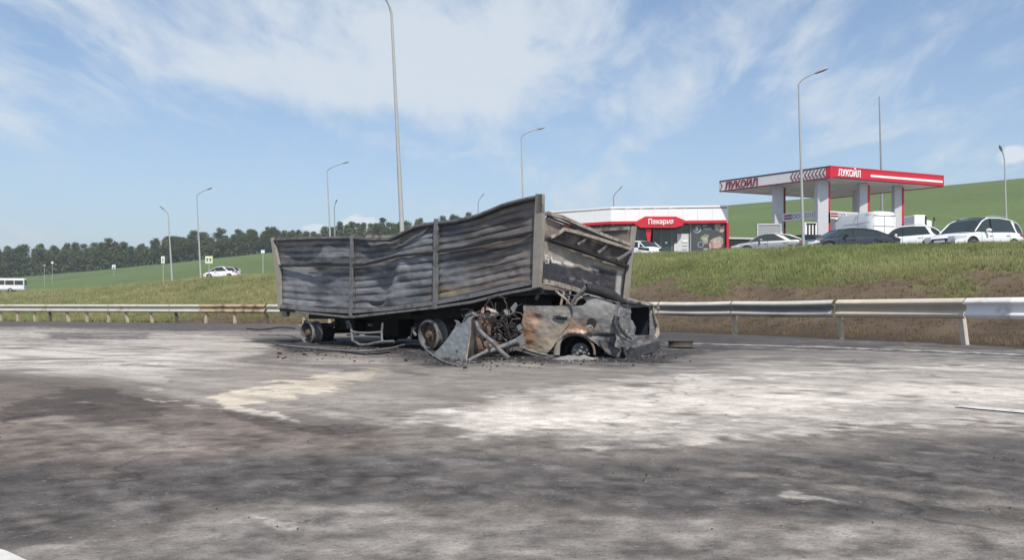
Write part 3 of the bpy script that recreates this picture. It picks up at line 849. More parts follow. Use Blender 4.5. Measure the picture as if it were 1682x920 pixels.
def side_panel(x0, x1, upper, lab=None):
    nu, nv = 90, 44
    u = np.linspace(x0, x1, nu); v = np.linspace(0, 1, nv)
    ta = cv(TOPC, u) + 3.5 if upper else cv(MIDC, u) + 2.0
    tb = cv(MIDC, u) - 1.5 if upper else cv(LOWC, u) + .5
    px = np.repeat(u[:, None], nv, 1); py = ta[:, None] + (tb - ta)[:, None] * v[None]
    # lean of the leftmost and rightmost edges with height
    hfrac = (py - 390) / 110
    if x0 < 470: px = px + (1 - sstep(px, 455, 500)) * (hfrac * 8)
    t = (px - CX) / F; ex, ey = TR[0] - TL[0], TR[1] - TL[1]
    d = (TL[1] * ex - TL[0] * ey) / (ex - t * ey)
    P = np.stack([t * d, d, HC - (py - HY) / F * d], -1)
    # distance along the side in metres
    A = P[..., 0] * ALONG.x + P[..., 1] * ALONG.y; Hh = P[..., 2]
    nb = 4 if upper else 6
    fr = ((v[None] + .035 * (fbm(A * 1.1, Hh * .6, 44, 3) - .5)) * nb) % 1.0
    rib = (-.014 * np.exp(-((np.minimum(fr, 1 - fr)) / .11) ** 2) + .010 * np.sin(fr * np.pi)) * (.15 + 1.2 * sstep(fbm(A * .9, Hh * 1.2, 45, 3), .35, .65))
    n1_ = fbm(A * .8, Hh * 1.1, 41, 4) - .5; n2_ = fbm(A * 3.1, Hh * 3.5, 43, 4) - .5
    edge = (np.sin(np.linspace(0, np.pi, nu))[:, None] * np.sin(np.linspace(0, np.pi, nv))[None]) ** .5
    dz = rib + n1_ * .22 * edge + n2_ * .05 * edge
    # creases pressed into the buckled middle
    def crease(xa, ya, xb, yb, wdt, dep):
        sx_, sy_ = xb - xa, yb - ya; L = math.hypot(sx_, sy_)
        tt = ((px - xa) * sx_ + (py - ya) * sy_) / L ** 2
        q = ((px - xa) * sy_ - (py - ya) * sx_) / L
        return dep * np.exp(-(q / wdt) ** 2) * sstep(tt, -.15, .15) * sstep(tt, 1.15, .85)
    dz = dz + crease(600, 400, 650, 385, 10, -.10) + crease(610, 425, 700, 372, 9, -.12) + crease(640, 440, 612, 500, 12, -.14) + crease(665, 430, 640, 500, 10, .08) + crease(480, 410, 560, 500, 22, -.12) + crease(545, 400, 520, 440, 8, .05)
    dz = dz + crease(760, 500, 870, 330, 22, -.07) + crease(690, 470, 705, 380, 14, .05)
    n = np.array(SN); P = P + n * dz[..., None]
    # colours: ash grey metal, sooty streaks, rib shade painted as darker bands, warm scorched patches at the lower right
    g0 = fbm(A * 1.3, Hh * 5.5, 51, 5); g1 = fbm(A * .6, Hh * .9, 52, 4); g2 = fbm(A * 5, Hh * 9, 53, 4)
    light = np.array([.225, .232, .24]); darkc = np.array([.085, .085, .092]); warm = np.array([.165, .138, .122]); rustc = np.array([.34, .235, .13]); palec = np.array([.42, .40, .37])
    band = .5 + .5 * np.sin(v * nb * 2 * np.pi + 1.2)[None] * np.ones_like(px)
    f = np.clip(sstep(.70 * g0 + .17 * band + .24 * g1, .48, .74), 0, 1)
    C = light * (1 - f[..., None]) + darkc * f[..., None]
    wright = sstep(px, 735, 800)
    C = C * (1 - .8 * wright[..., None]) + warm * (.45 + .9 * (1 - f[..., None])) * .8 * wright[..., None]
    soft = lambda cx_, cy_, a, b, ang=0: np.exp(-((((px - cx_) * math.cos(R(ang)) + (py - cy_) * math.sin(R(ang))) / a) ** 2 + (((py - cy_) * math.cos(R(ang)) - (px - cx_) * math.sin(R(ang))) / b) ** 2))
    def put(col, w_):
        nonlocal C
        w_ = np.clip(w_ * (.75 if max(col) > .3 and col[0] > 1.2 * col[2] else .45), 0, 1)[..., None]; C = C * (1 - w_) + np.array(col) * w_
    for k_ in [(735, 480, 22, 9, -6, .95), (760, 476, 16, 8, -8, .5), (830, 466, 26, 4, -12, .45), (800, 468, 10, 6, -8, .4)]:
        put(rustc, soft(*k_[:5]) * k_[5] * (.35 + 1.1 * g2))
    put((.25, .21, .13), soft(830, 463, 40, 5, -10) * .7 * sstep(g2, .35, .6))
    put((.30, .285, .27), soft(835, 447, 45, 5, -9) * .7 * sstep(fbm(px * .5, py * .08, 77, 3), .4, .6))
    put(palec, soft(468, 482, 12, 14) * .7 * sstep(g2, .35, .6))
    put(palec, soft(575, 420, 90, 4, 0) * .35 * sstep(g2, .45, .65))
    put(palec, soft(600, 405, 60, 5, 0) * .35 * sstep(g2, .45, .65))
    put((.30, .27, .25), soft(462, 410, 14, 22) * .6)
    put(darkc, soft(515, 450, 34, 14, 30) * .65); put(darkc, soft(487, 478, 6, 12) * .75); put(darkc, soft(625, 455, 13, 30, 20) * .7)
    put(darkc, soft(655, 494, 40, 5, -6) * .7); put(darkc, soft(530, 492, 60, 5, 0) * .4); put((.085, .078, .08), soft(815, 370, 60, 18, -10) * .75); put(darkc, soft(790, 385, 60, 6, -10) * .6)
    put((.24, .245, .25), soft(672, 480, 26, 20, 0) * .5); put((.25, .255, .262), soft(690, 405, 24, 14, -20) * .5); put((.26, .265, .27), soft(555, 470, 26, 7, 0) * .4)
    put((.10, .09, .085), soft(818, 440, 5, 5) * .9)
    C = C * (.80 + .4 * g2[..., None])
    joint = np.exp(-((np.minimum(fr, 1 - fr)) / .05) ** 2) * np.ones_like(px)  # rib grooves darkened too, their shade put into the colour
    C = C * (1 - .14 * joint[..., None])
    C = C * np.array([.80, .82, .86])
    return sheet_from_grid('side_panel', P, .03, n, M['burnt'], trailer, C, lab)
def build_trailer():
    side_panel(455, 582, True); side_panel(455, 582, False, 'side panel with pale scorched left corner')
    side_panel(584, 720, True, 'buckled upper side panel'); side_panel(584, 720, False, 'deeply creased lower side panel')
    side_panel(722, 885, True); side_panel(722, 885, False, 'side panel with orange rust at its lower edge')
    def add(mb, name, mat, lab=None, smooth=False):
        return mb.build(name, M[mat], trailer, smooth=smooth, label=lab, xf=Matrix.Translation(-TO))
    # rails along the side
    b = MB(); b.bar([TP(x, cv(TOPC, x) + 2.0, .03) for x in np.linspace(452, 893, 40)], .09, .055); add(b, 'top_rail', 'ashgrey')
    b = MB(); b.bar([TP(x, cv(TOPC, x) + 4.9, .06) for x in np.linspace(453, 886, 40)], .07, .038); add(b, 'top_seal', 'soot')
    b = MB(); b.bar([TP(x, cv(MIDC, x), .06) for x in np.linspace(458, 884, 40)], .07, .046); add(b, 'hinge_rail', 'soot')
    b = MB(); b.bar([TP(x, cv(MIDC, x) - 2.8, .06) for x in np.linspace(600, 718, 20)], .05, .022); add(b, 'hinge_strip', 'ashgrey')
    b = MB(); b.bar([TP(x, cv(LOWC, x) + 3.0, .05) for x in np.linspace(464, 878, 40)], .10, .085); add(b, 'bottom_rail', 'ashgrey')
    b = MB(); b.bar([TP(x, (cv(LOWC, x) * .35 + cv(BOTC, x) * .65) + 1.6, .0) for x in np.linspace(466, 885, 40)], .08, .10); add(b, 'floor_beam', 'soot')
    b = MB(); b.bar([TP(x, cv(BOTC, x) + .2, .03) for x in np.linspace(490, 885, 40)], .12, .05); add(b, 'floor_beam', 'ashgrey')
    # stakes
    for x, xt, y0, y1, w_ in ((583, 584, 385, 522, .065), (721.5, 722.5, 360, 507.5, .085)):
        b = MB(); b.bar([TP(xt, y0, .07), TP((x + xt) / 2, (y0 + y1) / 2, .075), TP(x - 1, y1, .07)], .05, .10)
        pts = [TP(xt, y0, .07), TP(x - 1, y1, .07)]
        b = MB(); A_ = ALONG * w_ * .5
        b.prism([pts[0] - A_, pts[0] + A_, pts[1] + A_, pts[1] - A_], SN * .06); add(b, 'stake', 'ashgrey')
    A_ = ALONG * .05
    b = MB(); b.prism([TP(451.5, 391, .03) - A_, TP(451.5, 391, .03) + A_, TP(462, 440, .03) + A_, TP(464, 505, .03) + A_, TP(464, 509, .03) - A_, TP(459, 440, .03) - A_], SN * .07); add(b, 'corner_post', 'beigepost')
    b = MB(); A2 = ALONG * .055
    b.prism([TP(888, 319, .03) - A2 * .5, TP(896, 320, .03) + A2 * .2, TP(893, 378, .03) + A2, TP(888, 472, .03) + A2, TP(884, 474, .03) - A2, TP(887, 380, .03) - A2], SN * .08)
    add(b, 'corner_post', 'beigepost', 'tall corner post at the right end')
    b = MB(); b.prism([TP(886, 319.5, .06), TP(896.5, 319.5, .06), TP(897, 350, .06), TP(886, 352, .06)], SN * .05); add(b, 'post_cap', 'ashgrey')
    # far side wall: upright sheet with its own top rail
    FL = Vector((TL[0], TL[1], 0)) + ENDV; FR = Vector((TR[0], TR[1], 0)) + ENDV
    nu, nv = 60, 18; k = np.linspace(0, 1, nu); v = np.linspace(0, 1, nv)
    zt = 2.88 - .32 * k - .10 * np.sin(k * np.pi); zb = .85 + .25 * k
    Px = FL.x + (FR.x - FL.x) * k; Py = FL.y + (FR.y - FL.y) * k
    P = np.stack([np.repeat(Px[:, None], nv, 1), np.repeat(Py[:, None], nv, 1), zb[:, None] + (zt - zb)[:, None] * v[None]], -1)
    nz = fbm(k[:, None] * 9 + 0 * v[None], v[None] * 3 + 0 * k[:, None], 61, 4) - .5
    P = P + np.array(SN) * (nz * .2)[..., None]
    C = np.array([.20, .165, .14]) * (.55 + .9 * fbm(k[:, None] * 20 + 0 * v[None], v[None] * 8 + 0 * k[:, None], 62, 4))[..., None]
    sheet_from_grid('far_side_wall', P, .04, SN, M['burnt'], trailer, C)
    b = MB(); b.bar([FL + Vector((0, 0, 2.89)) , (FL * .5 + FR * .5) + Vector((0, 0, 2.64)), FR + Vector((0, 0, 2.57))], .09, .07); add(b, 'top_rail', 'paleburnt')
    # left end wall
    L0 = Vector((TL[0], TL[1], 0))
    b = MB(); b.prism([L0 + Vector((.12, 0, .95)), FL + Vector((0, 0, .95)), FL + Vector((0, 0, 2.82)), L0 + Vector((.12, 0, 2.58))], ALONG * .05); add(b, 'end_wall', 'ashgrey')
    # floor slab, slightly tilted up to the right
    zl, zr_ = .88, 1.28
    b = MB(); b.prism([L0 + Vector((.1, .0, zl)), FL + Vector((0, 0, zl)), FR + Vector((0, 0, zr_ - .15)), Vector((TR[0], TR[1], zr_ - .05))], (0, 0, -.09)); add(b, 'floor', 'soot')
    # tail end: hinged gate, top bar, folding frame and lower board
    G0, G1 = TR, TR2; GN = Vector((ENDV.y, -ENDV.x, 0)).normalized()
    def GP(px, py, out=0.0): return plane_pt(px, py, G0, G1) + GN * out
    b = MB(); b.bar([GP(x, y, .03) for x, y in ((896, 350.5), (920, 357), (945, 368), (985, 385), (1031, 402))], .08, .065); add(b, 'gate_top_bar', 'paleburnt')
    b = MB(); b.bar([GP(x, y, .03) for x, y in ((897, 356), (945, 374), (985, 391), (1029, 407))], .05, .03); add(b, 'gate_slot', 'soot')
    # upper board with grid-based tones
    def board(name, tl, tr, bl, br, colf, out, lab=None, nu=60, nv=26, thick=.03, bump=.05):
        uu, vv = np.meshgrid(np.linspace(0, 1, nu), np.linspace(0, 1, nv), indexing='ij')
        px = (tl[0] * (1 - uu) + tr[0] * uu) * (1 - vv) + (bl[0] * (1 - uu) + br[0] * uu) * vv
        py = (tl[1] * (1 - uu) + tr[1] * uu) * (1 - vv) + (bl[1] * (1 - uu) + br[1] * uu) * vv
        t = (px - CX) / F; ex, ey = G1[0] - G0[0], G1[1] - G0[1]
        d = (G0[1] * ex - G0[0] * ey) / (ex - t * ey)
        P = np.stack([t * d, d, HC - (py - HY) / F * d], -1)
        nz = fbm(uu * 5, vv * 3, 71, 4) - .5
        P = P + np.array(GN) * (out + nz * bump)[..., None] if not np.isscalar(out) else P + np.array(GN) * (out + nz * bump)[..., None]
        return sheet_from_grid(name, P, thick, GN, M['burnt'], trailer, colf(px, py, uu, vv), lab)
    def c_up(px, py, u, v):
        g = fbm(u * 14, v * 6, 81, 4)
        c = np.array([.24, .205, .175]) * (.5 + .9 * g)[..., None]
        k_ = sstep(v, .70, .95)[..., None] * .8  # darker towards the lower edge
        return c * (1 - k_) + np.array([.03, .025, .02]) * k_
    board('gate_board', (896, 357), (1028, 408), (895, 394), (1026, 438), c_up, -.02)
    def c_low(px, py, u, v):
        g = fbm(u * 9, v * 4, 83, 5); g2 = fbm(u * 26, v * 12, 84, 4)
        beige = np.array([.30, .265, .22]); dark = np.array([.045, .044, .052]); pale = np.array([.44, .42, .38])
        lim = .44 - .10 * u
        k_ = sstep(v + (g - .5) * .35, lim - .04, lim + .06)
        right = sstep(u + (g - .5) * .3, .58, .70) * sstep(v, .12, .3)
        k_ = np.maximum(k_, right)[..., None]
        c = beige * (.6 + .8 * g)[..., None] * (1 - k_) + dark * (.5 + 1.0 * g2)[..., None] * k_
        rightp = (sstep(u, .90, .93) * sstep(u, .985, .97) * sstep(v, .10, .15))[..., None] * .8
        c = c * (1 - rightp) + pale * rightp
        # streaks of pale ash and remains of white lettering
        s1 = (np.exp(-((v - (.78 - .12 * u)) / .05) ** 2) * sstep(g2, .45, .6) * sstep(u, .2, .4) * sstep(u, .85, .6))[..., None] * .55
        c = c * (1 - s1) + pale * .6 * s1
        def R_(x0, x1, y0, y1, sl=.24): return ((px > x0) & (px < x1) & (py - (px - 893) * sl > y0) & (py - (px - 893) * sl < y1))
        mk = R_(895, 901, 418, 420) | R_(895, 897, 418, 425) | R_(895, 901, 424, 426) | R_(899.5, 901.5, 425, 431) | R_(895, 901, 430, 432)
        mk |= R_(905, 908, 419, 428) | R_(908, 922, 423, 428) | R_(926, 942, 421, 426) | R_(968, 984, 420, 424) & (g2 > .45)
        mk = mk.astype(float)[..., None] * (.5 + .6 * g2)[..., None]
        return c * (1 - mk) + np.array([.62, .61, .58]) * mk
    board('gate_board', (894, 396), (1026, 440), (891, 464), (1021, 492), c_low, 0.0, 'lower gate board with a soot-black lower half and traces of white lettering', 130, 60)
    # folding frame standing proud of the gate
    b = MB(); b.bar([GP(917, 377, .12), GP(945, 385, .16), GP(985, 397.5, .16), GP(1030, 410, .10)], .06, .06); add(b, 'frame_bar', 'paleburnt')
    b = MB(); b.bar([GP(897, 393, .06), GP(940, 408, .10), GP(985, 425, .10), GP(1026, 438, .06)], .09, .055); add(b, 'frame_bar', 'soot')
    for a, c in (((919, 376), (897, 391)), ((957, 388), (941, 402)), ((990, 399), (975, 416)), ((1030, 410), (1006, 427))):
        b = MB(); b.bar([GP(a[0], a[1], .13), GP((a[0] + c[0]) / 2, (a[1] + c[1]) / 2 + .5, .13), GP(c[0], c[1], .10)], .045, .045); add(b, 'frame_rib', 'paleburnt' if a[0] == 919 else 'ashgrey')
    b = MB(); b.prism([GP(920, 379, .10), GP(1028, 411, .08), GP(1022, 432, .04), GP(900, 393, .04)], GN * -.02); add(b, 'frame_sheet', 'stain_shade', 'brown sheet inside the folding frame, darkened for its recess')  # dark brown puts the shade of the recess into the sheet's colour
    b.v
    b = MB(); b.bar([GP(891, 463, .05), GP(910, 468, .08), GP(935, 474, .06), GP(962, 484, .04), GP(1000, 492, .03)], .08, .09); add(b, 'gate_sill', 'paleburnt')
    b = MB(); b.prism([GP(1035, 372, .03), GP(1039.5, 372, .03), GP(1031, 440, .03), GP(1027, 492, .03), GP(1021, 492, .03), GP(1027, 440, .03)], GN * .07); add(b, 'corner_post', 'beigepost', 'bent corner post at the far right')
    # drooping brackets under the right end
    b = MB(); b.tube([TP(887, 474, -.05), TP(884, 480, -.05), TP(878, 492, -.05)], .035, 8); add(b, 'bracket', 'ashgrey')
    b = MB(); b.tube([GP(915, 478, .1), GP(928, 492, .1), GP(940, 502, .1)], .02, 6); b.tube([GP(930, 479, .1), GP(924, 500, .1)], .022, 6); add(b, 'bracket', 'ashgrey')
    # chassis
    def LP(px, ground_off, z):      # point under the body: column px on the near side, pushed inwards
        q = plane_pt(px, 505, TL, TR); return Vector((q.x, q.y, z)) - SN * ground_off
    for off in (.55, 1.9):
        b = MB(); b.bar([LP(480, off, .76), LP(700, off, .80), LP(872, off, .98)], .14, .30); add(b, 'chassis_rail', 'soot')
    for px in (520, 570, 625, 660, 760, 820):
        b = MB(); b.bar([LP(px, .2, .80), LP(px, 2.2, .80)], .10, .14); add(b, 'cross_member', 'soot')
    b = MB(); b.box((0, 0, 0), (1, 1, 1)); 
    def boxp(px, off, z, size, name, mat, rz=math.atan2(ALONG.y, ALONG.x)):
        b = MB(); b.bbox(LP(px, off, z), size, .03, (0, 0, rz)); return add(b, name, mat)
    boxp(563, 1.5, .48, (1.3, .8, .55), 'tool_box', 'soot')
    boxp(610, 2.0, .44, (1.6, .4, .66), 'side_guard', 'soot')
    boxp(750, 2.1, .48, (2.2, .3, .80), 'side_guard', 'soot')
    boxp(690, 1.3, .52, (.7, 1.1, .42), 'bogie_frame', 'soot')
    boxp(525, 1.3, .55, (.8, 1.2, .40), 'bogie_frame', 'soot')
    boxp(850, 1.3, .70, (1.2, 1.4, .5), 'turntable', 'soot')
    b = MB(); c0, c1 = LP(636, .95, .46), LP(668, .95, .46); b.lathe([(0, 0), (.2, .01), (.24, .05), (.24, .95), (.2, .99), (0, 1.0)], c0, ALONG, 18); add(b, 'air_tank', 'soot_blue', smooth=True)
    # wheels: bare rims with the tyres burnt away, and what is left of the tyres on the road
    def wheel(px, off, r_=.285, far=False, tilt=0):
        c = LP(px, off, r_ + .0)
        w = MB(); ax = SN
        w.lathe([(r_, .0), (r_, .02), (r_ * .90, .035), (r_ * .86, .05), (r_ * .86, -.16), (r_ * .92, -.20), (r_, -.22), (r_, -.235), (r_ * .90, -.22), (r_ * .83, -.16), (r_ * .83, .03), (r_ * .93, .01)], c, ax, 28, closed=True)
        rim = add(w, 'rim', 'ashgrey' if not far else 'soot', smooth=True)
        w = MB(); w.lathe([(0, -.03), (r_ * .30, -.03), (r_ * .34, -.06), (r_ * .62, -.14), (r_ * .83, -.15), (r_ * .83, -.165), (r_ * .6, -.155), (0, -.10)], c, ax, 24)
        add(w, 'wheel_disc', 'rustpale' if not far else 'soot', smooth=True)
        w = MB(); w.lathe([(0, .05), (.07, .045), (.08, .0), (.085, -.06), (0, -.06)], c, ax, 16)
        for k in range(8):
            an = k * math.pi / 4; a = ax.orthogonal().normalized(); bb = ax.cross(a)
            q = c + (a * math.cos(an) + bb * math.sin(an)) * .12
            w.lathe([(0, -.015), (.014, -.02), (.016, -.08), (0, -.08)], q, ax, 6)
        add(w, 'hub', 'rust' if not far else 'soot', smooth=True)
        w = MB(); w.lathe([(r_ * .80, -.25), (r_ * .80, -.62), (0, -.62)], c, ax, 22); w.lathe([(r_ * .83, -.24), (r_ * .83, -.28), (r_ * .7, -.28)], c, ax, 22)
        add(w, 'brake_drum', 'rust' if px == 702 else 'soot', smooth=True)
        return c
    wheel(503, .05); wheel(702, .05, .325); wheel(512, 2.3, far=True); wheel(712, 2.3, .30, far=True)
    for px in (503, 705):
        b = MB(); b.bar([LP(px, .3, .32), LP(px, 2.2, .32)], .14, .14); add(b, 'axle', 'soot')
        b = MB(); q = [LP(px - 30, .5, .52), LP(px - 12, .5, .42), LP(px + 4, .5, .40), LP(px + 24, .5, .54)]
        b.bar(q, .09, .10); add(b, 'leaf_spring', 'soot')
    # bent tube frame hanging below the side
    b = MB(); b.tube([TP(563, 530, -.1), TP(570, 528, -.05), TP(573, 534, -.05), TP(578, 546, 0), TP(582, 560, .05), TP(590, 563, .08), TP(597, 566.5, .1), TP(610, 566.5, .1), TP(620, 564, .1), TP(632, 561.5, .08), TP(650, 561, .05)], .030, 8)
    add(b, 'side_guard_tube', 'ashgrey', 'bent pale tube hanging below the side', True)
    b = MB(); b.tube([TP(577, 545, .0), TP(590, 547, .02), TP(606, 547.5, .02), TP(626, 546, .0)], .028, 8); add(b, 'side_guard_tube', 'ashgrey', smooth=True)
    b = MB(); b.tube([TP(629, 530, 0), TP(627, 545, .0), TP(630, 556, .05), TP(634, 564, .08)], .026, 8); add(b, 'side_guard_tube', 'ashgrey', smooth=True)
    b = MB(); b.tube([TP(566, 530, -.1), TP(566, 540, -.1)], .03, 6); b.tube([TP(588, 534, -.3), TP(595, 534.5, -.3)], .03, 6); b.tube([TP(553, 551, -.3), TP(572, 550.5, -.3)], .025, 6); b.tube([TP(660, 538, -.3), TP(663, 560, -.2)], .02, 6); add(b, 'bracket', 'ashgrey')
    b = MB(); b.tube([TP(676, 538, -.1), TP(674, 545, -.1), TP(677, 552, -.1)], .035, 8); add(b, 'bracket', 'ashgrey')
    b = MB(); b.bbox(TP(464, 513, -.1), (.2, .12, .22), .02, (0, 0, -.7)); add(b, 'rear_lamp_bracket', 'ashgrey')
build_trailer()

# burnt tyre wire and ash round the rims
def lump(name, c, sx_, sy_, sz_, mat, seed, label=None, cat=None, kind=None, parent=None):
    nu, nv = 26, 12; V = []
    u = np.linspace(0, 2 * np.pi, nu, endpoint=False); v = np.linspace(0, 1, nv)
    U, Vv = np.meshgrid(u, v, indexing='ij')
    rr = (1 - Vv) * (1 + .5 * (fbm(np.cos(U) * 1.5 + 5, np.sin(U) * 1.5 + 5, seed, 3) - .5))
    x = np.cos(U) * rr; y = np.sin(U) * rr
    h = np.sin(Vv * np.pi / 2) ** .9 * (.35 + 1.1 * fbm(x * 3.5 + 3, y * 3.5 + 3, seed + 1, 4))
    P = np.stack([c[0] + x * sx_, c[1] + y * sy_, c[2] + h * sz_ - .01], -1)
    q = []
    for i in range(nu):
        for j in range(nv - 1):
            a = i * nv + j; b_ = ((i + 1) % nu) * nv + j; q.append((a, b_, b_ + 1, a + 1))
    me = np_mesh(name, P.reshape(-1, 3), np.array(q)); o = link_mesh(name, me, M[mat], parent, smooth=False)
    if label: tag(o, label, cat, kind=kind)
    elif kind: o['kind'] = kind
    return o
lump('ash_heap', ground_xy(503, 566), .42, .22, .09, 'char', 5, 'charred rubber heap round the left trailer rim', 'ash heap')
lump('ash_heap', ground_xy(532, 560), .38, .25, .20, 'char', 8, 'dark rubber heap just right of the left trailer rim', 'ash heap')
lump('ash_heap', ground_xy(710, 583), .55, .26, .07, 'char', 15, 'charred rubber round the right trailer rim', 'ash heap')
lump('ash_heap', ground_xy(947, 591), .46, .20, .085, 'ash', 25, 'white ash heap under the burnt car rear wheel', 'ash heap')
lump('ash_heap', ground_xy(1042, 585), .30, .16, .04, 'char', 29, 'thin dark ash behind the burnt car bumper', 'ash heap')

# loose hoses and bars on the road
def cable(pts, r_, mat, label, name='hose', cat='hose'):
    b = MB(); P = [Vector(ground_xy(x, y)) + Vector((0, 0, z + r_ + .006)) for x, y, z in pts]
    Q = []
    for i in range(len(P) - 1):
        p0 = P[max(i - 1, 0)]; p1 = P[i]; p2 = P[i + 1]; p3 = P[min(i + 2, len(P) - 1)]
        for s in range(5):
            u = s / 5
            Q.append(.5 * ((2 * p1) + (-p0 + p2) * u + (2 * p0 - 5 * p1 + 4 * p2 - p3) * u * u + (-p0 + 3 * p1 - 3 * p2 + p3) * u ** 3))
    Q.append(P[-1]); b.tube(Q, r_, 8); o = b.build(name, M[mat], smooth=True); tag(o, label, cat); return o
cable([(452, 568, 0), (480, 571, 0), (520, 575, 0), (560, 578, 0), (600, 579, 0), (640, 576, .02), (665, 573, .06), (690, 574, .08), (703, 582, .03), (720, 592, 0), (735, 599, 0), (752, 603, 0)], .019, 'ashgrey', 'long grey hose lying along the road in front of the trailer')
cable([(405, 541, 0), (430, 543, 0), (460, 539, .0), (484, 541, 0)], .026, 'soot', 'short dark hose on the road left of the left trailer rim')
cable([(425, 551, 0), (470, 552, 0), (488, 556, 0)], .02, 'ashgrey', 'grey bar on the road beside the left trailer rim', 'metal_bar', 'bar')
cable([(560, 579, 0), (600, 584, 0), (640, 581, 0)], .018, 'soot', 'thin black cable under the long grey hose')
def loose_rim():
    c = ground_xy(1118, 572); c.z = .0
    t_ = thing('steel_ring', (c.x, c.y, 0), 'rusty steel wheel ring lying flat on the road right of the burnt car', 'wheel ring')
    b = MB(); b.lathe([(.27, .01), (.285, .02), (.265, .045), (.262, .11), (.275, .135), (.285, .155), (.27, .165), (.235, .13), (.23, .05), (.24, .01)], (0, 0, 0), (0, .05, 1), 28, closed=True)
    b.build('ring', M['rustdark'], t_, smooth=True)
    b = MB(); b.lathe([(0, .09), (.10, .09), (.21, .07), (.21, .06), (.10, .07), (0, .07)], (0, 0, 0), (0, .05, 1), 22); b.build('disc', M['soot'], t_, smooth=True)
loose_rim()
o = lump('ash_crumbs', ground_xy(1110, 577), .32, .1, .03, 'char', 44, 'dark crumbs in front of the loose wheel ring', 'crumbs')

# ------------------------------------------------------------------ burnt car
CA = (1.95, 15.0); CD = Vector((-.936, .352, 0)); CB = (CA[0] + CD.x * 4, CA[1] + CD.y * 4)     # near side plane
RV = Vector((.80, 1.45, 0)); CRr = (CA[0] + RV.x, CA[1] + RV.y)                                  # rear plane
CN = Vector((-.352, -.936, 0))          # outwards from the near side
RN = Vector((RV.y, -RV.x, 0)).normalized()
car = thing('burnt_car', (.4, 15.8, 0), 'burnt-out sedan wreck crushed under the front of the trailer', 'car wreck')
CO = Vector(car.location)
def S(px, py, out=0.0): return plane_pt(px, py, CA, CB) + CN * out
def RR(px, py, out=0.0): return plane_pt(px, py, CA, CRr) + RN * out
def skin(name, outline, plane, nrm, colf, out=0.0, thick=.02, crumple=.03, res=64, lab=None, bulge=None, hole=None, seed=0):
    """sheet metal cut to an outline (photo columns/rows on the given upright plane)"""
    P = np.array(outline, float); x0, y0 = P.min(0) - .5; x1, y1 = P.max(0) + .5
    st = max(x1 - x0, y1 - y0) / res
    nx = int((x1 - x0) / st) + 2; ny = int((y1 - y0) / st) + 2
    gx, gy = np.meshgrid(x0 + np.arange(nx) * st, y0 + np.arange(ny) * st, indexing='ij')
    sdv = poly_sd(gx, gy, outline)
    if hole is not None: sdv = np.minimum(sdv, -hole(gx, gy))
    # pull the outside ring of vertices onto the outline
    e = .3; gxx = (poly_sd(gx + e, gy, outline) - poly_sd(gx - e, gy, outline)) / (2 * e); gyy = (poly_sd(gx, gy + e, outline) - poly_sd(gx, gy - e, outline)) / (2 * e)
    if hole is not None:
        hv = -hole(gx, gy); use = hv <= sdv + 1e-6
        hxx = (-hole(gx + e, gy) + hole(gx - e, gy)) / (2 * e); hyy = (-hole(gx, gy + e) + hole(gx, gy - e)) / (2 * e)
        gxx = np.where(use, hxx, gxx); gyy = np.where(use, hyy, gyy)
    near = (np.abs(sdv) < st * 1.05)
    mv = np.where(near & (sdv < st * .5), -sdv, 0)
    X_ = gx + gxx * mv; Y_ = gy + gyy * mv
    inside = sdv > -st * 1.0
    f = inside[:-1, :-1] & inside[1:, :-1] & inside[1:, 1:] & inside[:-1, 1:]
    cs = (sdv[:-1, :-1] + sdv[1:, :-1] + sdv[1:, 1:] + sdv[:-1, 1:]) / 4
    f &= cs > -st * .45
    a, b_ = plane
    t = (X_ - CX) / F; ex, ey = b_[0] - a[0], b_[1] - a[1]
    d = (a[1] * ex - a[0] * ey) / (ex - t * ey)
    W = np.stack([t * d, d, HC - (Y_ - HY) / F * d], -1)
    nz = fbm(X_ / 9 + seed, Y_ / 9, 90 + seed, 4) - .5; nz2 = fbm(X_ / 3 + seed, Y_ / 3, 95 + seed, 3) - .5
    ofs = out + crumple * nz * 1.0 + crumple * .10 * nz2
    if bulge is not None: ofs = ofs + bulge(X_, Y_)
    n = np.array(nrm); W = W + n * ofs[..., None]
    ij = np.argwhere(f); idx = -np.ones(gx.shape, int); used = np.zeros(gx.shape, bool)
    for dx, dy in ((0, 0), (1, 0), (1, 1), (0, 1)): used[ij[:, 0] + dx, ij[:, 1] + dy] = True
    idx[used] = np.arange(used.sum()); nvv = used.sum()
    Vf = W[used]; col = colf(X_, Y_)[used]
    q = np.stack([idx[ij[:, 0], ij[:, 1]], idx[ij[:, 0], ij[:, 1] + 1], idx[ij[:, 0] + 1, ij[:, 1] + 1], idx[ij[:, 0] + 1, ij[:, 1]]], 1)
    # rim edges
    ed = {}
    for r_ in q:
        for k in range(4):
            a_, b2 = int(r_[k]), int(r_[(k + 1) % 4])
            if (b2, a_) in ed: del ed[(b2, a_)]
            else: ed[(a_, b2)] = 1
    side = np.array([(b2, a_, a_ + nvv, b2 + nvv) for a_, b2 in ed])
    V = np.concatenate([Vf, Vf - n * thick]); Q = np.concatenate([q, q[:, ::-1] + nvv, side])
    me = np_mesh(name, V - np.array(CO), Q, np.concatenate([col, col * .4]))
    o = link_mesh(name, me, M['burnt'], car, smooth=True)
    try: me.set_sharp_from_angle(angle=R(48))
    except Exception: pass
    if lab: o['label'] = lab
    return o
def blend(base, *layers):
    """layers: (colour, weight array)"""
    C = np.array(base) if np.ndim(base) > 1 else np.array(base) * 1.0
    for c, w_ in layers:
        w_ = np.clip(w_, 0, 1)[..., None]; C = C * (1 - w_) + np.array(c) * w_
    return C
def G2(X, Y, cx, cy, a, b): return np.exp(-(((X - cx) / a) ** 2 + ((Y - cy) / b) ** 2))
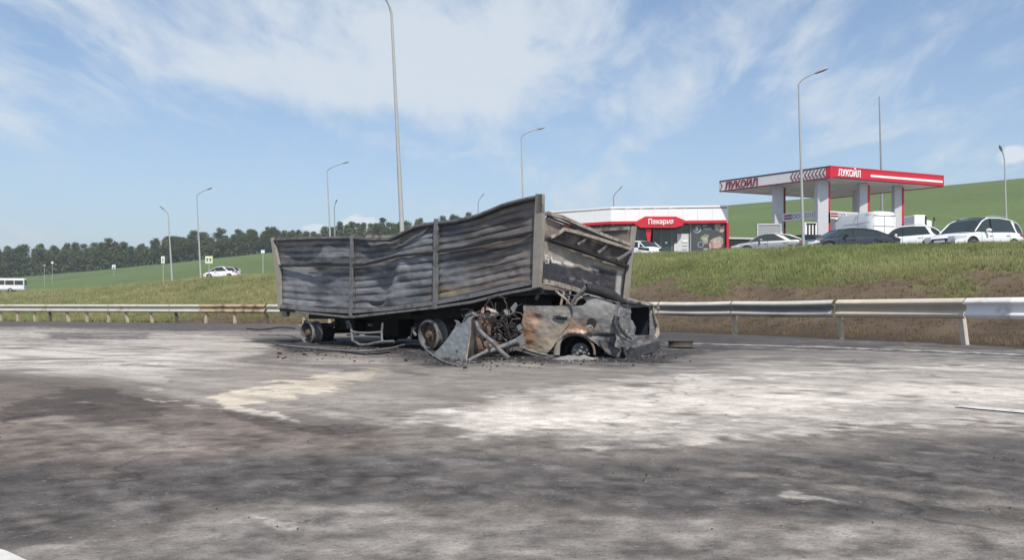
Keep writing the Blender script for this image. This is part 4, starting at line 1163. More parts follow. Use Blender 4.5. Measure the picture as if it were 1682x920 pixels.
GREY = (.155, .155, .155); ORNG = (.29, .165, .095); TAN = (.29, .23, .155); PALE = (.50, .46, .40); BLK = (.03, .03, .033)
def add_c(mb, name, mat, lab=None, smooth=False):
    return mb.build(name, M[mat], car, smooth=smooth, label=lab, xf=Matrix.Translation(-CO))
def build_car():
    side = (CA, CB); rear = (CA, CRr)
    def door_c(X, Y):
        n = fbm(X / 7, Y / 7, 1, 5); n2 = fbm(X / 2.2, Y / 2.2, 2, 4)
        return blend(np.array(GREY) * 1.25 * (.6 + .8 * n[..., None]), (TAN, sstep(Y, 515, 545) * .75 * (.3 + n)), (ORNG, G2(X, Y, 870, 542, 18, 28) * 1.5 * sstep(n, .25, .5)), (ORNG, G2(X, Y, 872, 520, 14, 10) * .6 * n2 * 2),
                     ((.20, .19, .17), G2(X, Y, 890, 545, 10, 13) * .9), ((.36, .30, .22), G2(X, Y, 905, 565, 16, 12) * .7), ((.45, .33, .24), G2(X, Y, 882, 530, 6, 4) * .6), ((.09, .08, .08), G2(X, Y, 886, 522, 8, 5) * .8), (TAN, G2(X, Y, 925, 508, 26, 6) * .4), ((.18, .09, .06), G2(X, Y, 866, 545, 3, 5) * .8))
    skin('rear_door', [(860, 502), (900, 502.5), (939, 502.6), (941.5, 510), (941.7, 518), (937, 530), (930, 540), (923.5, 548), (916, 561), (909.6, 571), (901, 579.5), (888, 577), (876.5, 574.8), (862.6, 569.8), (850, 567), (856.5, 550), (855, 538), (858, 529.6), (861, 514)], side, CN, door_c,
         out=.02, crumple=.035, bulge=lambda X, Y: .05 * np.sin(np.clip((X - 858) / 84, 0, 1) * np.pi) - .05 * G2(X, Y, 885, 523, 9, 5) + .05 * G2(X, Y, 880, 545, 22, 22), seed=1, lab='rear door burnt to orange rust and grey scale')
    b = MB(); b.tube([S(912, 519, .10), S(918, 518, .12), S(926, 519, .12), S(932, 520.5, .10)], [.02, .025, .025, .02], 8); add_c(b, 'door_handle', 'ashgrey', smooth=True)
    b = MB(); b.bbox(S(923, 522.5, .05), (.24, .03, .05), .01, (0, 0, math.atan2(CD.y, CD.x))); add_c(b, 'handle_recess', 'soot')
    b = MB(); b.bar([S(850, 568, .04), S(863, 572, .05), S(888, 579.5, .05), S(901, 582, .05)], .05, .035); add_c(b, 'door_lower_edge', 'paleburnt')
    arch = lambda X, Y: np.where(Y > 545, 31.0 - np.hypot((X - 947) * (1.0 - .12 * (X > 947)), (Y - 580) * 1.02), -50.0)
    def q_c(X, Y):
        n = fbm(X / 7, Y / 7, 5, 5); n2 = fbm(X / 2.4, Y / 2.4, 6, 4)
        c = np.array((.165, .165, .168)) * (.6 + .8 * n[..., None])
        return blend(c, (ORNG, G2(X, Y, 948, 537, 24, 12) * 1.25 * sstep(n, .25, .55)), ((.55, .45, .36), G2(X, Y, 958, 545, 14, 5) * sstep(n2, .4, .6)), (PALE, G2(X, Y, 922, 565, 5, 14) * .8), ((.24, .23, .22), G2(X, Y, 1000, 515, 22, 14) * .5), (BLK, G2(X, Y, 1000, 551, 30, 2.2) * .75), ((.08, .08, .085), G2(X, Y, 992, 568, 12, 8) * .6), ((.29, .28, .27), G2(X, Y, 985, 498, 24, 5) * .5), ((.26, .25, .24), G2(X, Y, 1006, 540, 7, 14) * .6))
    skin('rear_quarter_panel', [(944, 503), (960, 501.5), (966, 496), (957, 489), (950, 485.5), (972, 488), (990, 493), (1010, 500), (1025, 506.5), (1019, 514), (1014, 524), (1012, 536), (1016, 548), (1026, 557), (1040, 563), (1034, 571), (1024, 575), (1020, 588), (1008, 583), (996, 578), (985, 569), (976, 560), (948, 552), (930, 556), (921, 572), (916, 584), (910, 583), (914, 566), (925, 549), (938, 534), (943.5, 518), (943, 508)], side, CN, q_c,
         out=.03, crumple=.04, hole=arch, res=90, bulge=lambda X, Y: .09 * np.sin(np.clip((Y - 488) / 80, 0, 1) * np.pi) + .05 * np.exp(-((np.hypot(X - 947, Y - 580) - 34) / 4) ** 2) - .06 * G2(X, Y, 1000, 552, 22, 2.5) - .10 * sstep(X, 1005, 1030) + .03 * G2(X, Y, 975, 512, 20, 12), seed=4, lab='rear quarter panel with a rust-orange wheel arch')
    # fuel filler: dark hole with the round flap hanging below it
    b = MB(); b.lathe([(0, 0), (.085, 0), (.085, -.03)], S(975, 530, .14), CN, 20); add_c(b, 'filler_hole', 'soot')
    b = MB(); b.lathe([(0, .025), (.06, .022), (.072, .0), (0, -.01)], S(973, 540, .17), CN + Vector((.2, 0, -.25)), 20); add_c(b, 'filler_flap', 'paleburnt', smooth=True)
    b = MB(); b.tube([S(947 + 31.5 * math.cos(a), 580 - 30.5 * math.sin(a), .08) for a in np.linspace(R(-5), R(178), 22)], .022, 6); add_c(b, 'arch_lip', 'rustpale', smooth=True)
    b = MB(); b.prism([S(914, 583, .09), S(922, 583, .09), S(923, 566, .09), S(927, 556, .09), (S(922, 556, .09)), S(916, 567, .09)], CN * .015); add_c(b, 'arch_front_lip', 'beigepost')
    # wheel well and the wheel that has sunk to its hub
    b = MB(); b.prism([S(916, 588, -.55), S(980, 588, -.55), S(980, 548, -.55), S(916, 548, -.55)], CN * .02); add_c(b, 'wheel_well', 'soot')
    b = MB(); b.lathe([(.36, -.02), (.36, -.5)], S(947, 580, .02), CN, 26); add_c(b, 'wheel_well', 'soot')
    cw = S(950, 578, -.05)
    b = MB(); b.lathe([(.0, .0), (.05, 0), (.07, -.03), (.16, -.05), (.165, -.09), (.17, -.13), (0, -.13)], cw, CN + Vector((0, 0, .1)), 18); add_c(b, 'brake_disc', 'ashgrey', smooth=True)
    b = MB()
    for k, (dx, dy, s_) in enumerate([(0, 0, .07), (7, 3, .06), (-4, 5, .06), (11, -2, .045), (3, -6, .045), (-8, -1, .04), (14, 5, .05)]):
        b.bbox(S(953 + dx, 577 + dy, .0 + .02 * (k % 3)), (s_, s_ * .8, s_ * .9), .012, (k * .7, k * .5, k * .9))
    add_c(b, 'melted_hub', 'ash')
    # sill and floor pan
    b = MB(); b.bar([S(800, 572, .0), S(822, 579, .03), S(850, 572, .03), S(875, 580, .02), S(900, 586, .02), S(916, 588, .02)], .07, .07); add_c(b, 'sill', 'ashgrey')
    b = MB(); b.bar([S(836, 575, .0), S(870, 583, .0), S(913, 591, .0)], .05, .05); add_c(b, 'sill', 'soot')
    b = MB(); b.prism([S(800, 575, -.02) * 1, S(918, 586, -.02), S(918, 586, -1.45), S(800, 575, -1.45)], (0, 0, .03)); add_c(b, 'floor_pan', 'soot')
    # seat frames and firewall seen through the missing front
    b = MB(); b.prism([S(858, 575, -.1), S(858, 500, -.1), S(858, 500, -1.4), S(858, 575, -1.4)], CD * -.03); add_c(b, 'seat_back', 'soot')
    # far side shell
    b = MB(); b.prism([S(860, 560, -1.55), S(1010, 560, -1.55), S(1030, 500, -1.5), S(960, 488, -1.45), S(860, 500, -1.5)], CN * -.03); add_c(b, 'far_side_panel', 'soot')
    # inner window opening, pillar stumps
    b = MB(); b.prism([S(938, 503, -.05), S(975, 503, -.05), S(966, 484, -.05), S(938, 490, -.05)], CN * -.03); add_c(b, 'window_opening', 'soot')
    b = MB(); b.tube([S(942, 508, .05), S(941, 500, .05), S(950, 487, .06), S(960, 478, .08), S(966, 472, .1)], [.028, .04, .05, .045, .05], 10); add_c(b, 'door_pillar', 'ashgrey', smooth=True)
    b = MB(); b.tube([S(940, 503, .05), S(931, 492, .05), S(921, 484, .05), S(914, 478, .05)], .022, 8); b.tube([S(922, 501, .03), S(925, 490, .04), S(928, 480, .05)], .024, 8); b.tube([S(946, 500, .06), S(951, 492, .08), S(958, 488, .1)], .022, 8); add_c(b, 'bent_strut', 'paleburnt', smooth=True)
    # roof sheet folded over and rolled along the rear window
    b = MB(); b.lathe([(.055, 0), (.085, 0), (.085, .02)], S(967, 474, .12), (-1, -.2, .1), 14); 
    b.tube([S(966, 474, .1), S(985, 478, .0), S(1003, 486, -.1), (S(1022, 498, -.2))], [.085, .10, .10, .06], 12); add_c(b, 'rolled_roof_edge', 'soot', smooth=True)
    uu, vv = np.meshgrid(np.linspace(0, 1, 40), np.linspace(0, 1, 20), indexing='ij')
    def patch(name, c00, c10, c01, c11, col, crump, seed, lab=None, thick=.02, up=(0, 0, 1)):
        c00, c10, c01, c11 = [np.array(v) for v in (c00, c10, c01, c11)]
        P = (c00 * (1 - uu)[..., None] + c10 * uu[..., None]) * (1 - vv)[..., None] + (c01 * (1 - uu)[..., None] + c11 * uu[..., None]) * vv[..., None]
        nz = fbm(uu * 5 + seed, vv * 3, seed, 4) - .5
        P = P + np.array(up) * (nz * crump)[..., None]
        g = fbm(uu * 12, vv * 7, seed + 3, 4)
        return sheet_from_grid(name, P, thick, up, M['burnt'], car, np.array(col) * (.55 + .9 * g)[..., None], lab)
    patch('folded_roof_sheet', S(962, 487, .03), S(1022, 500, .02), RR(1040, 488, -.55) + Vector((-.8, .1, .05)), RR(1062, 494, -.1), (.10, .10, .105), .16, 7, 'dark roof sheet fallen onto the boot')
    patch('boot_lid', RR(1022, 499, .02), RR(1070, 502, .02), RR(1022, 484, -.75), RR(1080, 496, -.55), (.17, .16, .15), .07, 12, 'grey boot lid edge bent over the opening')
    b = MB(); b.bar([RR(1018, 495, .0), RR(1040, 500, .03), RR(1060, 503, .03), RR(1070, 504, .02)], .05, .03); add_c(b, 'boot_edge', 'soot')
    b = MB(); b.bar([RR(1036, 488, -.3), RR(1052, 492, -.2), RR(1068, 499, .0), RR(1078, 505, .05), RR(1071, 510, .03)], .035, .03); add_c(b, 'lid_rim', 'paleburnt')
    # rear: frame round the black boot opening
    def rear_c(X, Y):
        n = fbm(X / 6, Y / 6, 15, 5); n2 = fbm(X / 2, Y / 2, 16, 4)
        return blend(np.array((.17, .17, .175)) * (.5 + n[..., None]), ((.34, .33, .31), sstep(n2, .50, .68) * .5), (BLK, G2(X, Y, 1030, 522, 6, 16) * .4), ((.30, .29, .28), G2(X, Y, 1045, 550, 20, 4) * .5), ((.11, .08, .07), G2(X, Y, 1060, 556, 12, 5) * .5))
    opening = lambda X, Y: np.minimum.reduce([X - 1036 + (Y - 503) * .0, 1067.5 - X, Y - 505, 551 - Y + 0 * X])
    skin('rear_panel', [(1013, 500), (1036, 502), (1068, 503), (1071, 520), (1077, 538), (1078, 552), (1074, 561), (1050, 570), (1022, 575), (1012, 570), (1014, 550), (1011, 530)], rear, RN, rear_c, out=.0, crumple=.05, hole=opening, res=60, seed=9)
    skin('rear_panel', [(1020, 562), (1048, 566), (1070, 556), (1077, 548), (1078, 560), (1050, 571), (1024, 575)], rear, RN, rear_c, out=.05, crumple=.04, res=40, seed=19)
    b = MB()
    q = [RR(1034, 503, -.62), RR(1069, 503, -.62), RR(1069, 556, -.62), RR(1034, 556, -.62)]; b.prism(q, RN * -.02)
    b.prism([RR(1034, 503, -.02), RR(1034, 556, -.02), RR(1034, 556, -.6), RR(1034, 503, -.6)], RV * -.01)
    b.prism([RR(1069, 503, -.02), RR(1069, 556, -.02), RR(1069, 556, -.6), RR(1069, 503, -.6)], RV * .01)
    b.prism([RR(1034, 556, -.02), RR(1069, 556, -.02), RR(1069, 552, -.6), RR(1034, 552, -.6)], (0, 0, -.02)); add_c(b, 'boot_well', 'soot_blue')
    # crumpled inner arch and lamp housing
    def dome(c, r_, n_, mat, name, sc=(1, 1, 1)):
        bb = MB(); rg = random.Random(n_); vs = []; m = 12; k = 7
        for j in range(k + 1):
            for i in range(m):
                th = math.pi * j / k; ph = 2 * math.pi * i / m; rr_ = r_ * (1 + rg.uniform(-.16, .16))
                vs.append((c[0] + rr_ * math.sin(th) * math.cos(ph) * sc[0], c[1] + rr_ * math.sin(th) * math.sin(ph) * sc[1], c[2] + rr_ * math.cos(th) * sc[2]))
        fs = [(j * m + i, (j + 1) * m + i, (j + 1) * m + (i + 1) % m, j * m + (i + 1) % m) for j in range(k) for i in range(m)]
        bb.add(vs, fs); return add_c(bb, name, mat)
    dome(RR(1040, 545, -.22), .24, 3, 'ashgrey', 'inner_wheel_arch', (1, 1, 1.15))
    dome(RR(1021, 520, -.05), .06, 5, 'paleburnt', 'lamp_housing', (.6, .9, 1.8))
    dome(RR(1028, 547, .0), .055, 6, 'ashgrey', 'lamp_housing', (.9, .9, 1.3))
    b = MB(); b.tube([RR(1014, 508, .04), RR(1010, 520, .06), RR(1012, 535, .05), RR(1020, 548, .06), RR(1032, 557, .06)], [.02, .03, .03, .03, .02], 8); add_c(b, 'lamp_rim', 'ashgrey', smooth=True)
    b = MB(); b.tube([RR(1070, 504, .02), RR(1072, 520, .03), RR(1077, 535, .03), RR(1077, 550, .03), RR(1072, 558, .03)], [.03, .03, .04, .05, .03], 8); add_c(b, 'rear_corner_edge', 'paleburnt', smooth=True)
    # bumper
    def bump_c(X, Y):
        n = fbm(X / 6, Y / 4, 25, 4); return np.array((.055, .056, .060)) * (.5 + 1.1 * n[..., None])
    skin('rear_bumper', [(1016, 570), (1040, 571), (1058, 566), (1076, 560), (1077, 573), (1060, 580), (1040, 586), (1021, 589), (1018, 580)], rear, RN, bump_c, out=.09, crumple=.03, thick=.05, res=50, seed=22)
    skin('rear_bumper', [(985, 553), (1010, 556), (1030, 560), (1040, 565), (1034, 573), (1022, 580), (1020, 589), (1006, 584), (996, 577), (988, 566)], side, CN, lambda X, Y: blend(np.array((.13, .13, .135)) * (.4 + 1.2 * fbm(X / 4, Y / 4, 33, 4)[..., None]), (BLK, G2(X, Y, 1003, 566, 11, 6) * .8)), out=.07, crumple=.06, thick=.05, res=50, seed=25)
    # crumbs of melted metal and glass in front of the bumper and wheel
    # ---- crushed front: torn wing, engine remains, bars
    def PZ(px, py, d): return W3(px, py, d)
    b = MB()
    wing = [(709, 585.5), (716, 578), (727, 566), (736, 555), (745, 541), (750, 531), (746, 526), (752, 527), (756, 533), (759, 531), (764, 528), (770, 521), (773, 524), (771, 545), (767, 575), (764.5, 595), (750, 594.5), (735, 593.5), (720, 590)]
    dW = lambda x: 15.2 - (x - 709) * .012
    me_pts = [PZ(x, y, dW(x)) for x, y in wing]
    pl = (me_pts[0].xy[:] if False else (me_pts[0].x, me_pts[0].y), (me_pts[15].x, me_pts[15].y))
    wn = Vector((-(pl[1][1] - pl[0][1]), pl[1][0] - pl[0][0], 0)); wn.normalize()
    if wn.y > 0: wn = -wn
    skin('torn_front_wing', wing, pl, wn, lambda X, Y: blend(np.array((.25, .275, .285)) * (.85 + .3 * fbm(X / 5, Y / 5, 44, 4)[..., None]), ((.33, .31, .27), G2(X, Y, 722, 585, 14, 10) * .6), (BLK, G2(X, Y, 751, 577, 1.5, 2.2) * 1.2), (BLK, G2(X, Y, 748, 590, 1.6, 1.5) * 1.0), ((.12, .12, .12), G2(X, Y, 752, 530, 8, 6) * .6)), out=0, crumple=.02, thick=.02, res=70, seed=31, lab='torn grey front wing standing on the road')
    b = MB(); b.bar([PZ(773, 523, 14.52), PZ(771.5, 545, 14.52), PZ(768, 575, 14.5), PZ(765, 595, 14.5)], .03, .03); b.tube([PZ(773, 523, 14.52), PZ(771.5, 545, 14.52), PZ(768, 575, 14.5), PZ(765.5, 595.5, 14.5)], .016, 6); add_c(b, 'wing_flange', 'paleburnt', smooth=True)
    b = MB(); b.prism([PZ(773, 525, 14.55), PZ(788, 524, 15.2), PZ(802, 548, 15.5), PZ(800, 575, 15.5), PZ(786, 586, 15.1), PZ(766, 592, 14.55)], (.02, .04, 0)); add_c(b, 'inner_wing', 'stain_shade')
    b = MB(); b.prism([PZ(763, 524, 15.4), PZ(775, 516, 15.4), PZ(779, 520, 15.2), PZ(770, 532, 15.2)], (.03, .05, 0)); b.tube([PZ(760, 531, 15.2), PZ(768, 520, 15.1), PZ(777, 515, 15.0), PZ(785, 520, 15.0)], [.02, .035, .03, .015], 7); add_c(b, 'wing_tip', 'ashgrey')
    b = MB(); b.tube([PZ(782, 529, 14.7), PZ(786, 541, 14.6), PZ(797, 553, 14.5), PZ(809, 562, 14.4), PZ(820, 575, 14.4), PZ(834, 588, 14.4)], [.025, .035, .04, .04, .038, .045], 8); add_c(b, 'bent_beam', 'ashgrey', 'bent beam reaching down to the road', True)
    b = MB(); b.tube([PZ(765, 595, 14.2), PZ(778, 588, 14.3), PZ(790, 582, 14.4), PZ(799, 578, 14.5), PZ(805, 568, 14.6)], [.02, .03, .03, .035, .03], 8); add_c(b, 'bent_beam', 'ashgrey', smooth=True)
    b = MB(); b.tube([PZ(800, 580, 14.6), PZ(815, 573, 14.7), PZ(835, 566, 14.9), PZ(846, 561, 15.0), PZ(852, 566, 15.1)], [.025, .04, .045, .05, .03], 8); add_c(b, 'bent_beam', 'ashgrey', smooth=True)
    dome(PZ(799, 524, 15.3), .17, 11, 'rustpale', 'engine_block', (.8, .7, 1.2))
    dome(PZ(805, 516, 15.2), .12, 12, 'paleburnt', 'strut_tower', (1.2, .8, .8))
    b = MB(); b.lathe([(0, 0), (.05, 0), (.05, .03)], PZ(802, 514, 14.98), (-.3, -1, .2), 12); add_c(b, 'strut_hole', 'soot')
    dome(PZ(797, 540, 15.3), .15, 13, 'rust', 'engine_block', (.8, .8, 1.2))
    dome(PZ(808, 570, 15.2), .14, 14, 'rust', 'gearbox', (1.2, .8, .9))
    dome(PZ(783, 570, 14.9), .10, 16, 'rust', 'suspension_part', (1, .8, 1.6))
    rg = random.Random(21)
    names = ['engine_pipe', 'engine_bracket', 'burnt_wiring']
    for k in range(66):
        x = rg.uniform(776, 852); y = rg.uniform(512, 578); d = rg.uniform(15.0, 16.3)
        n_ = rg.randint(3, 5); pts = [PZ(x, y, d)]; an = rg.uniform(0, 6.28); L = rg.uniform(.05, .17)
        for q in range(n_):
            an += rg.uniform(-1.1, 1.1)
            pts.append(pts[-1] + Vector((math.cos(an) * L, rg.uniform(-.08, .08), math.sin(an) * L)))
        for p in pts: p.z = max(p.z, .03)
        r_ = rg.choice([.008, .010, .014, .020])
        b = MB(); b.tube(pts, r_, 6); add_c(b, names[k % 3], rg.choice(['ashgrey', 'soot', 'rust', 'rustpale', 'soot', 'soot', 'char', 'soot']))
    for k in range(34):
        x = rg.uniform(774, 855); y = rg.uniform(515, 582); d = rg.uniform(15.3, 16.4); s_ = rg.uniform(.05, .16)
        b = MB(); b.bbox(PZ(x, y, d), (s_, s_ * rg.uniform(.3, 1), s_ * rg.uniform(.3, 1)), s_ * .1, (rg.uniform(0, 3), rg.uniform(0, 3), rg.uniform(0, 3)))
        add_c(b, 'engine_part', rg.choice(['ashgrey', 'soot', 'soot', 'rust', 'char']))
    b = MB(); b.prism([PZ(838, 506, 15.7), PZ(846, 497, 15.7), PZ(849, 503, 15.7), PZ(843, 515, 15.7)], (.02, .04, 0)); add_c(b, 'torn_plate', 'ashgrey')
    b = MB(); b.prism([PZ(848, 536, 15.2), PZ(858, 530, 15.2), PZ(862, 538, 15.2), PZ(852, 544, 15.2)], (.02, .04, 0)); add_c(b, 'torn_plate', 'ashgrey')
    b = MB(); b.prism([PZ(842, 560, 15.1), PZ(858, 548, 15.1), PZ(862, 566, 15.1), PZ(848, 570, 15.1)], (.02, .04, 0)); add_c(b, 'torn_plate', 'ashgrey')
build_car()
# crumbs scattered along the wrecks
def crumbs():
    rg = random.Random(4); b = MB()
    for k in range(420):
        if k < 110: x, y = rg.gauss(950, 26), rg.gauss(592, 3.5)
        elif k < 260: x, y = rg.uniform(740, 860), rg.uniform(588, 604)
        elif k < 340: x, y = rg.gauss(1050, 30), rg.gauss(582, 5)
        else: x, y = rg.uniform(460, 760), rg.uniform(564, 600)
        p = ground_xy(x, max(y, 560)); s_ = rg.uniform(.010, .03) * (1.5 if k % 9 == 0 else 1)
        b.box((p.x, p.y, s_ * .3 + .004), (s_, s_ * rg.uniform(.4, 1), s_ * .6), (rg.uniform(-.4, .4), rg.uniform(-.4, .4), rg.uniform(0, 3)))
    b2 = MB()
    for k in range(520):
        q_ = rg.random()
        if q_ < .35: x, y = rg.gauss(800, 45), rg.gauss(590, 7)
        elif q_ < .6: x, y = rg.gauss(980, 60), rg.gauss(590, 5)
        else: x, y = rg.uniform(450, 760), rg.gauss(577, 8)
        p = ground_xy(x, min(max(y, 562), 612)); s_ = rg.uniform(.01, .045) * (1.8 if k % 14 == 0 else 1)
        b2.box((p.x, p.y, s_ * .25 + .004), (s_, s_ * rg.uniform(.3, 1), s_ * .5), (rg.uniform(-.4, .4), rg.uniform(-.4, .4), rg.uniform(0, 3)))
    o = b2.build('charred_bits', M['char']); tag(o, 'charred black bits scattered under and in front of the wrecks', 'debris', kind='stuff')
    o = b.build('fire_debris', M['ash']); tag(o, 'crumbs of ash and melted metal scattered round the wrecks', 'debris', kind='stuff')
    b = MB()
    for k in range(160):
        x, y = rg.uniform(-20, 1700), 560 + 330 * rg.random() ** 1.6; p = ground_xy(x, y); s_ = rg.uniform(.002, .006) * (1 + p.y / 10)
        b.box((p.x, p.y, s_ * .3 + .006), (s_, s_ * rg.uniform(.4, 1), s_ * .5), (rg.uniform(-.4, .4), rg.uniform(-.4, .4), rg.uniform(0, 3)))
    o = b.build('road_grit', M['char']); tag(o, 'small dark grit scattered over the asphalt', 'grit', kind='stuff')
crumbs()
# ------------------------------------------------------------------ lettering
def text_mb(body, h, depth):
    """raised letters in the x-z plane, origin at the left end of the base line; returns (MB, width)"""
    cu = bpy.data.curves.new('lettering', 'FONT'); cu.body = body; cu.size = 1.0; cu.extrude = .5
    cu.offset = .022
    ob = bpy.data.objects.new('lettering_source', cu); COL.objects.link(ob)
    dg = bpy.context.evaluated_depsgraph_get(); me = bpy.data.meshes.new_from_object(ob.evaluated_get(dg))
    vs = [v.co.copy() for v in me.vertices]; fs = [tuple(p.vertices) for p in me.polygons]
    bpy.data.objects.remove(ob); bpy.data.meshes.remove(me); bpy.data.curves.remove(cu)
    ys = [v.y for v in vs]; xs = [v.x for v in vs]
    capv = .70
    k = h / capv
    b = MB(); b.add([((v.x - min(xs)) * k, -v.z * depth, v.y * k) for v in vs], fs)
    return b, (max(xs) - min(xs)) * k
def frame_xf(origin, right, up=Vector((0, 0, 1)), nrm=None):
    """matrix that puts local x along right, local z along up, local -y towards the viewer of the face"""
    r_ = Vector(right).normalized(); u_ = Vector(up).normalized(); n_ = r_.cross(u_).normalized() if nrm is None else Vector(nrm)
    # x -> right, z -> up, y -> -(normal)
    back = -n_
    m_ = Matrix(((r_.x, back.x, u_.x, origin[0]), (r_.y, back.y, u_.y, origin[1]), (r_.z, back.z, u_.z, origin[2]), (0, 0, 0, 1)))
    return m_

# ------------------------------------------------------------------ filling station canopy
def gz(x, y): return float(ground_z(x / y, y, False))
def build_station():
    Cn = Vector((22.4, 60.0, 0)); L_ = Vector((.2728 * 67.2 - .0, 67.2, 0)); L_ = Vector((.2436 * 67.2, 67.2, 0)); R_ = Vector((.5064 * 64.5, 64.5, 0))
    Bk = L_ + R_ - Cn
    zb, zt = 10.03, 10.86
    r_ = thing('station_canopy', ((Cn.x + Bk.x) / 2, (Cn.y + Bk.y) / 2, 4.35), 'large flat filling station canopy with white and red fascia on columns', 'canopy'); O = Vector(r_.location); XF = Matrix.Translation(-O)
    def put(b, name, mat, lab=None, smooth=False, par=r_): return b.build(name, M[mat], par, smooth=smooth, label=lab, xf=XF)
    inn = lambda p, k: p + (Vector(((Cn.x + Bk.x) / 2, (Cn.y + Bk.y) / 2, 0)) - p) * k
    b = MB(); b.prism([inn(p, .012) + Vector((0, 0, zb + .05)) for p in (L_, Cn, R_, Bk)], (0, 0, .1)); put(b, 'soffit', 'soffit')
    b = MB(); b.prism([inn(p, .012) + Vector((0, 0, zt - .14)) for p in (L_, Cn, R_, Bk)], (0, 0, .08)); put(b, 'roof', 'grey_panel')
    def face(p, q, z0, z1, mat, name, out=.0, th=.06, a=0, c=1, lab=None):
        d = (q - p); n_ = Vector((d.y, -d.x, 0)).normalized()
        if n_.dot(-p) < 0: n_ = -n_
        P0 = p + d * a; P1 = p + d * c; b = MB()
        b.prism([P0 + Vector((0, 0, z0)) + n_ * out, P1 + Vector((0, 0, z0)) + n_ * out, P1 + Vector((0, 0, z1)) + n_ * out, P0 + Vector((0, 0, z1)) + n_ * out], -n_ * th)
        return put(b, name, mat, lab), n_
    f1, n1_ = face(L_, Cn, zb, zt, 'white_lavender', 'fascia', lab='white fascia on the left face')
    f2, n2_ = face(Cn, R_, zb, zt, 'red', 'fascia', lab='red fascia on the right face')
    face(R_, Bk, zb, zt, 'red', 'fascia'); 
    face(Bk, L_, zb, zt, 'white_lavender', 'fascia')
    face(L_, Cn, zt - .07, zt + .03, 'navy', 'edge_trim', .02, .10); face(L_, Cn, zb - .03, zb + .06, 'maroon', 'edge_trim', .02, .10)
    face(Cn, R_, zt - .05, zt + .04, 'red', 'edge_trim', .02, .10)
    face(L_, Cn, zb + .0, zt, 'red', 'corner_band', .012, .03, .965, 1.0)
    face(Cn, R_, zb, zt, 'red', 'corner_band', .012, .03, 0, .02)
    # white stripe along the red face
    face(Cn, R_, zb + .30, zb + .46, 'white_paint', 'stripe', .012, .03, .34, .99)
    face(Cn, R_, zb + .0, zb + .10, 'maroon', 'stripe', .012, .03, .02, 1.0)
    # left-end arrow notch
    P0 = L_; d = (Cn - L_).normalized()
    b = MB(); b.prism([P0 + n1_ * .012 + d * .05 + Vector((0, 0, zb + .05)), P0 + n1_ * .012 + d * .30 + Vector((0, 0, (zb + zt) / 2)), P0 + n1_ * .012 + d * .05 + Vector((0, 0, zt - .08)), P0 + n1_ * .012 + Vector((0, 0, zt - .08)), P0 + n1_ * .012 + d * .20 + Vector((0, 0, (zb + zt) / 2)), P0 + n1_ * .012 + Vector((0, 0, zb + .05))], -n1_ * .02); put(b, 'notch_mark', 'maroon')
    # lettering on the two faces
    Lf = (Cn - L_).length
    tb, wd = text_mb('ЛУКОЙЛ', .50, .06)
    s_ = 2.95 / wd
    m_ = XF @ frame_xf(L_ + d * .55 + n1_ * .03 + Vector((0, 0, zb + .15)), d, nrm=n1_) @ Matrix.Diagonal((s_, 1, 1, 1))
    tb.build('lettering', M['darkred'], r_, xf=m_)
    d2 = (R_ - Cn).normalized(); tb, wd = text_mb('ЛУКОЙЛ', .46, .06); s_ = 2.1 / wd
    tb.build('lettering', M['white_paint'], r_, xf=XF @ frame_xf(Cn + d2 * .70 + n2_ * .03 + Vector((0, 0, zb + .20)), d2, nrm=n2_) @ Matrix.Diagonal((s_, 1, 1, 1)))
    # chevrons
    for k in range(10):
        a = Lf * (.665 + .030 * k); q = L_ + d * a + n1_ * .015
        zc = (zb + zt) / 2; w_ = .085; sh = .22
        b = MB()
        b.prism([q + Vector((0, 0, zc)), q + d * sh + Vector((0, 0, zt - .12)), q + d * (sh + w_) + Vector((0, 0, zt - .12)), q + d * w_ + Vector((0, 0, zc)), q + d * (sh + w_) + Vector((0, 0, zb + .10)), q + d * sh + Vector((0, 0, zb + .10))], n1_ * .02)
        put(b, 'chevron', 'maroon')
    # columns
    def CP(a, c): return Cn + (L_ - Cn) * a + (R_ - Cn) * c
    d_ = d; cols = [('A', .55, .10, .72), ('B', .15, .08, .80), ('D', .15, .43, .66), ('C', .55, .80, .5), ('E', .15, .74, .62)]
    pos = {}
    for nm, a, c, w_ in cols:
        p = CP(a, c); g = gz(p.x, p.y) - .1; pos[nm] = p
        b = MB(); b.bbox((p.x, p.y, (g + zb) / 2), (w_, w_ * .8, zb - g + .1), .03, (0, 0, math.atan2(d.y, d.x) + .9)); col_ = b.build('column', M['column'], r_, xf=XF)
        side = Vector((.42, -.91, 0)).normalized(); rt = Vector((1, .42, 0)).normalized()
        b = MB(); q = p + rt * (w_ * .60) - Vector((0, w_ * .45 + .08, 0))
        b.bbox((q.x, q.y, zb - 1.6), (.16, .12, 3.0), .02); b.build('column_stripe', M['maroon' if nm in 'AC' else 'red'], r_, xf=XF)
        b = MB(); b.bbox((q.x, q.y, g + 2.7), (.16, .12, 2.0 if nm == 'B' else .8), .02); b.build('column_stripe', M['red' if nm == 'B' else 'maroon'], r_, xf=XF)
        b = MB(); b.bbox((p.x, p.y - w_ * .02, g + .15), (w_ * 1.15, w_ * .95, .3), .03, (0, 0, math.atan2(d.y, d.x) + .9)); b.build('column_base', M['grey_panel'], r_, xf=XF)
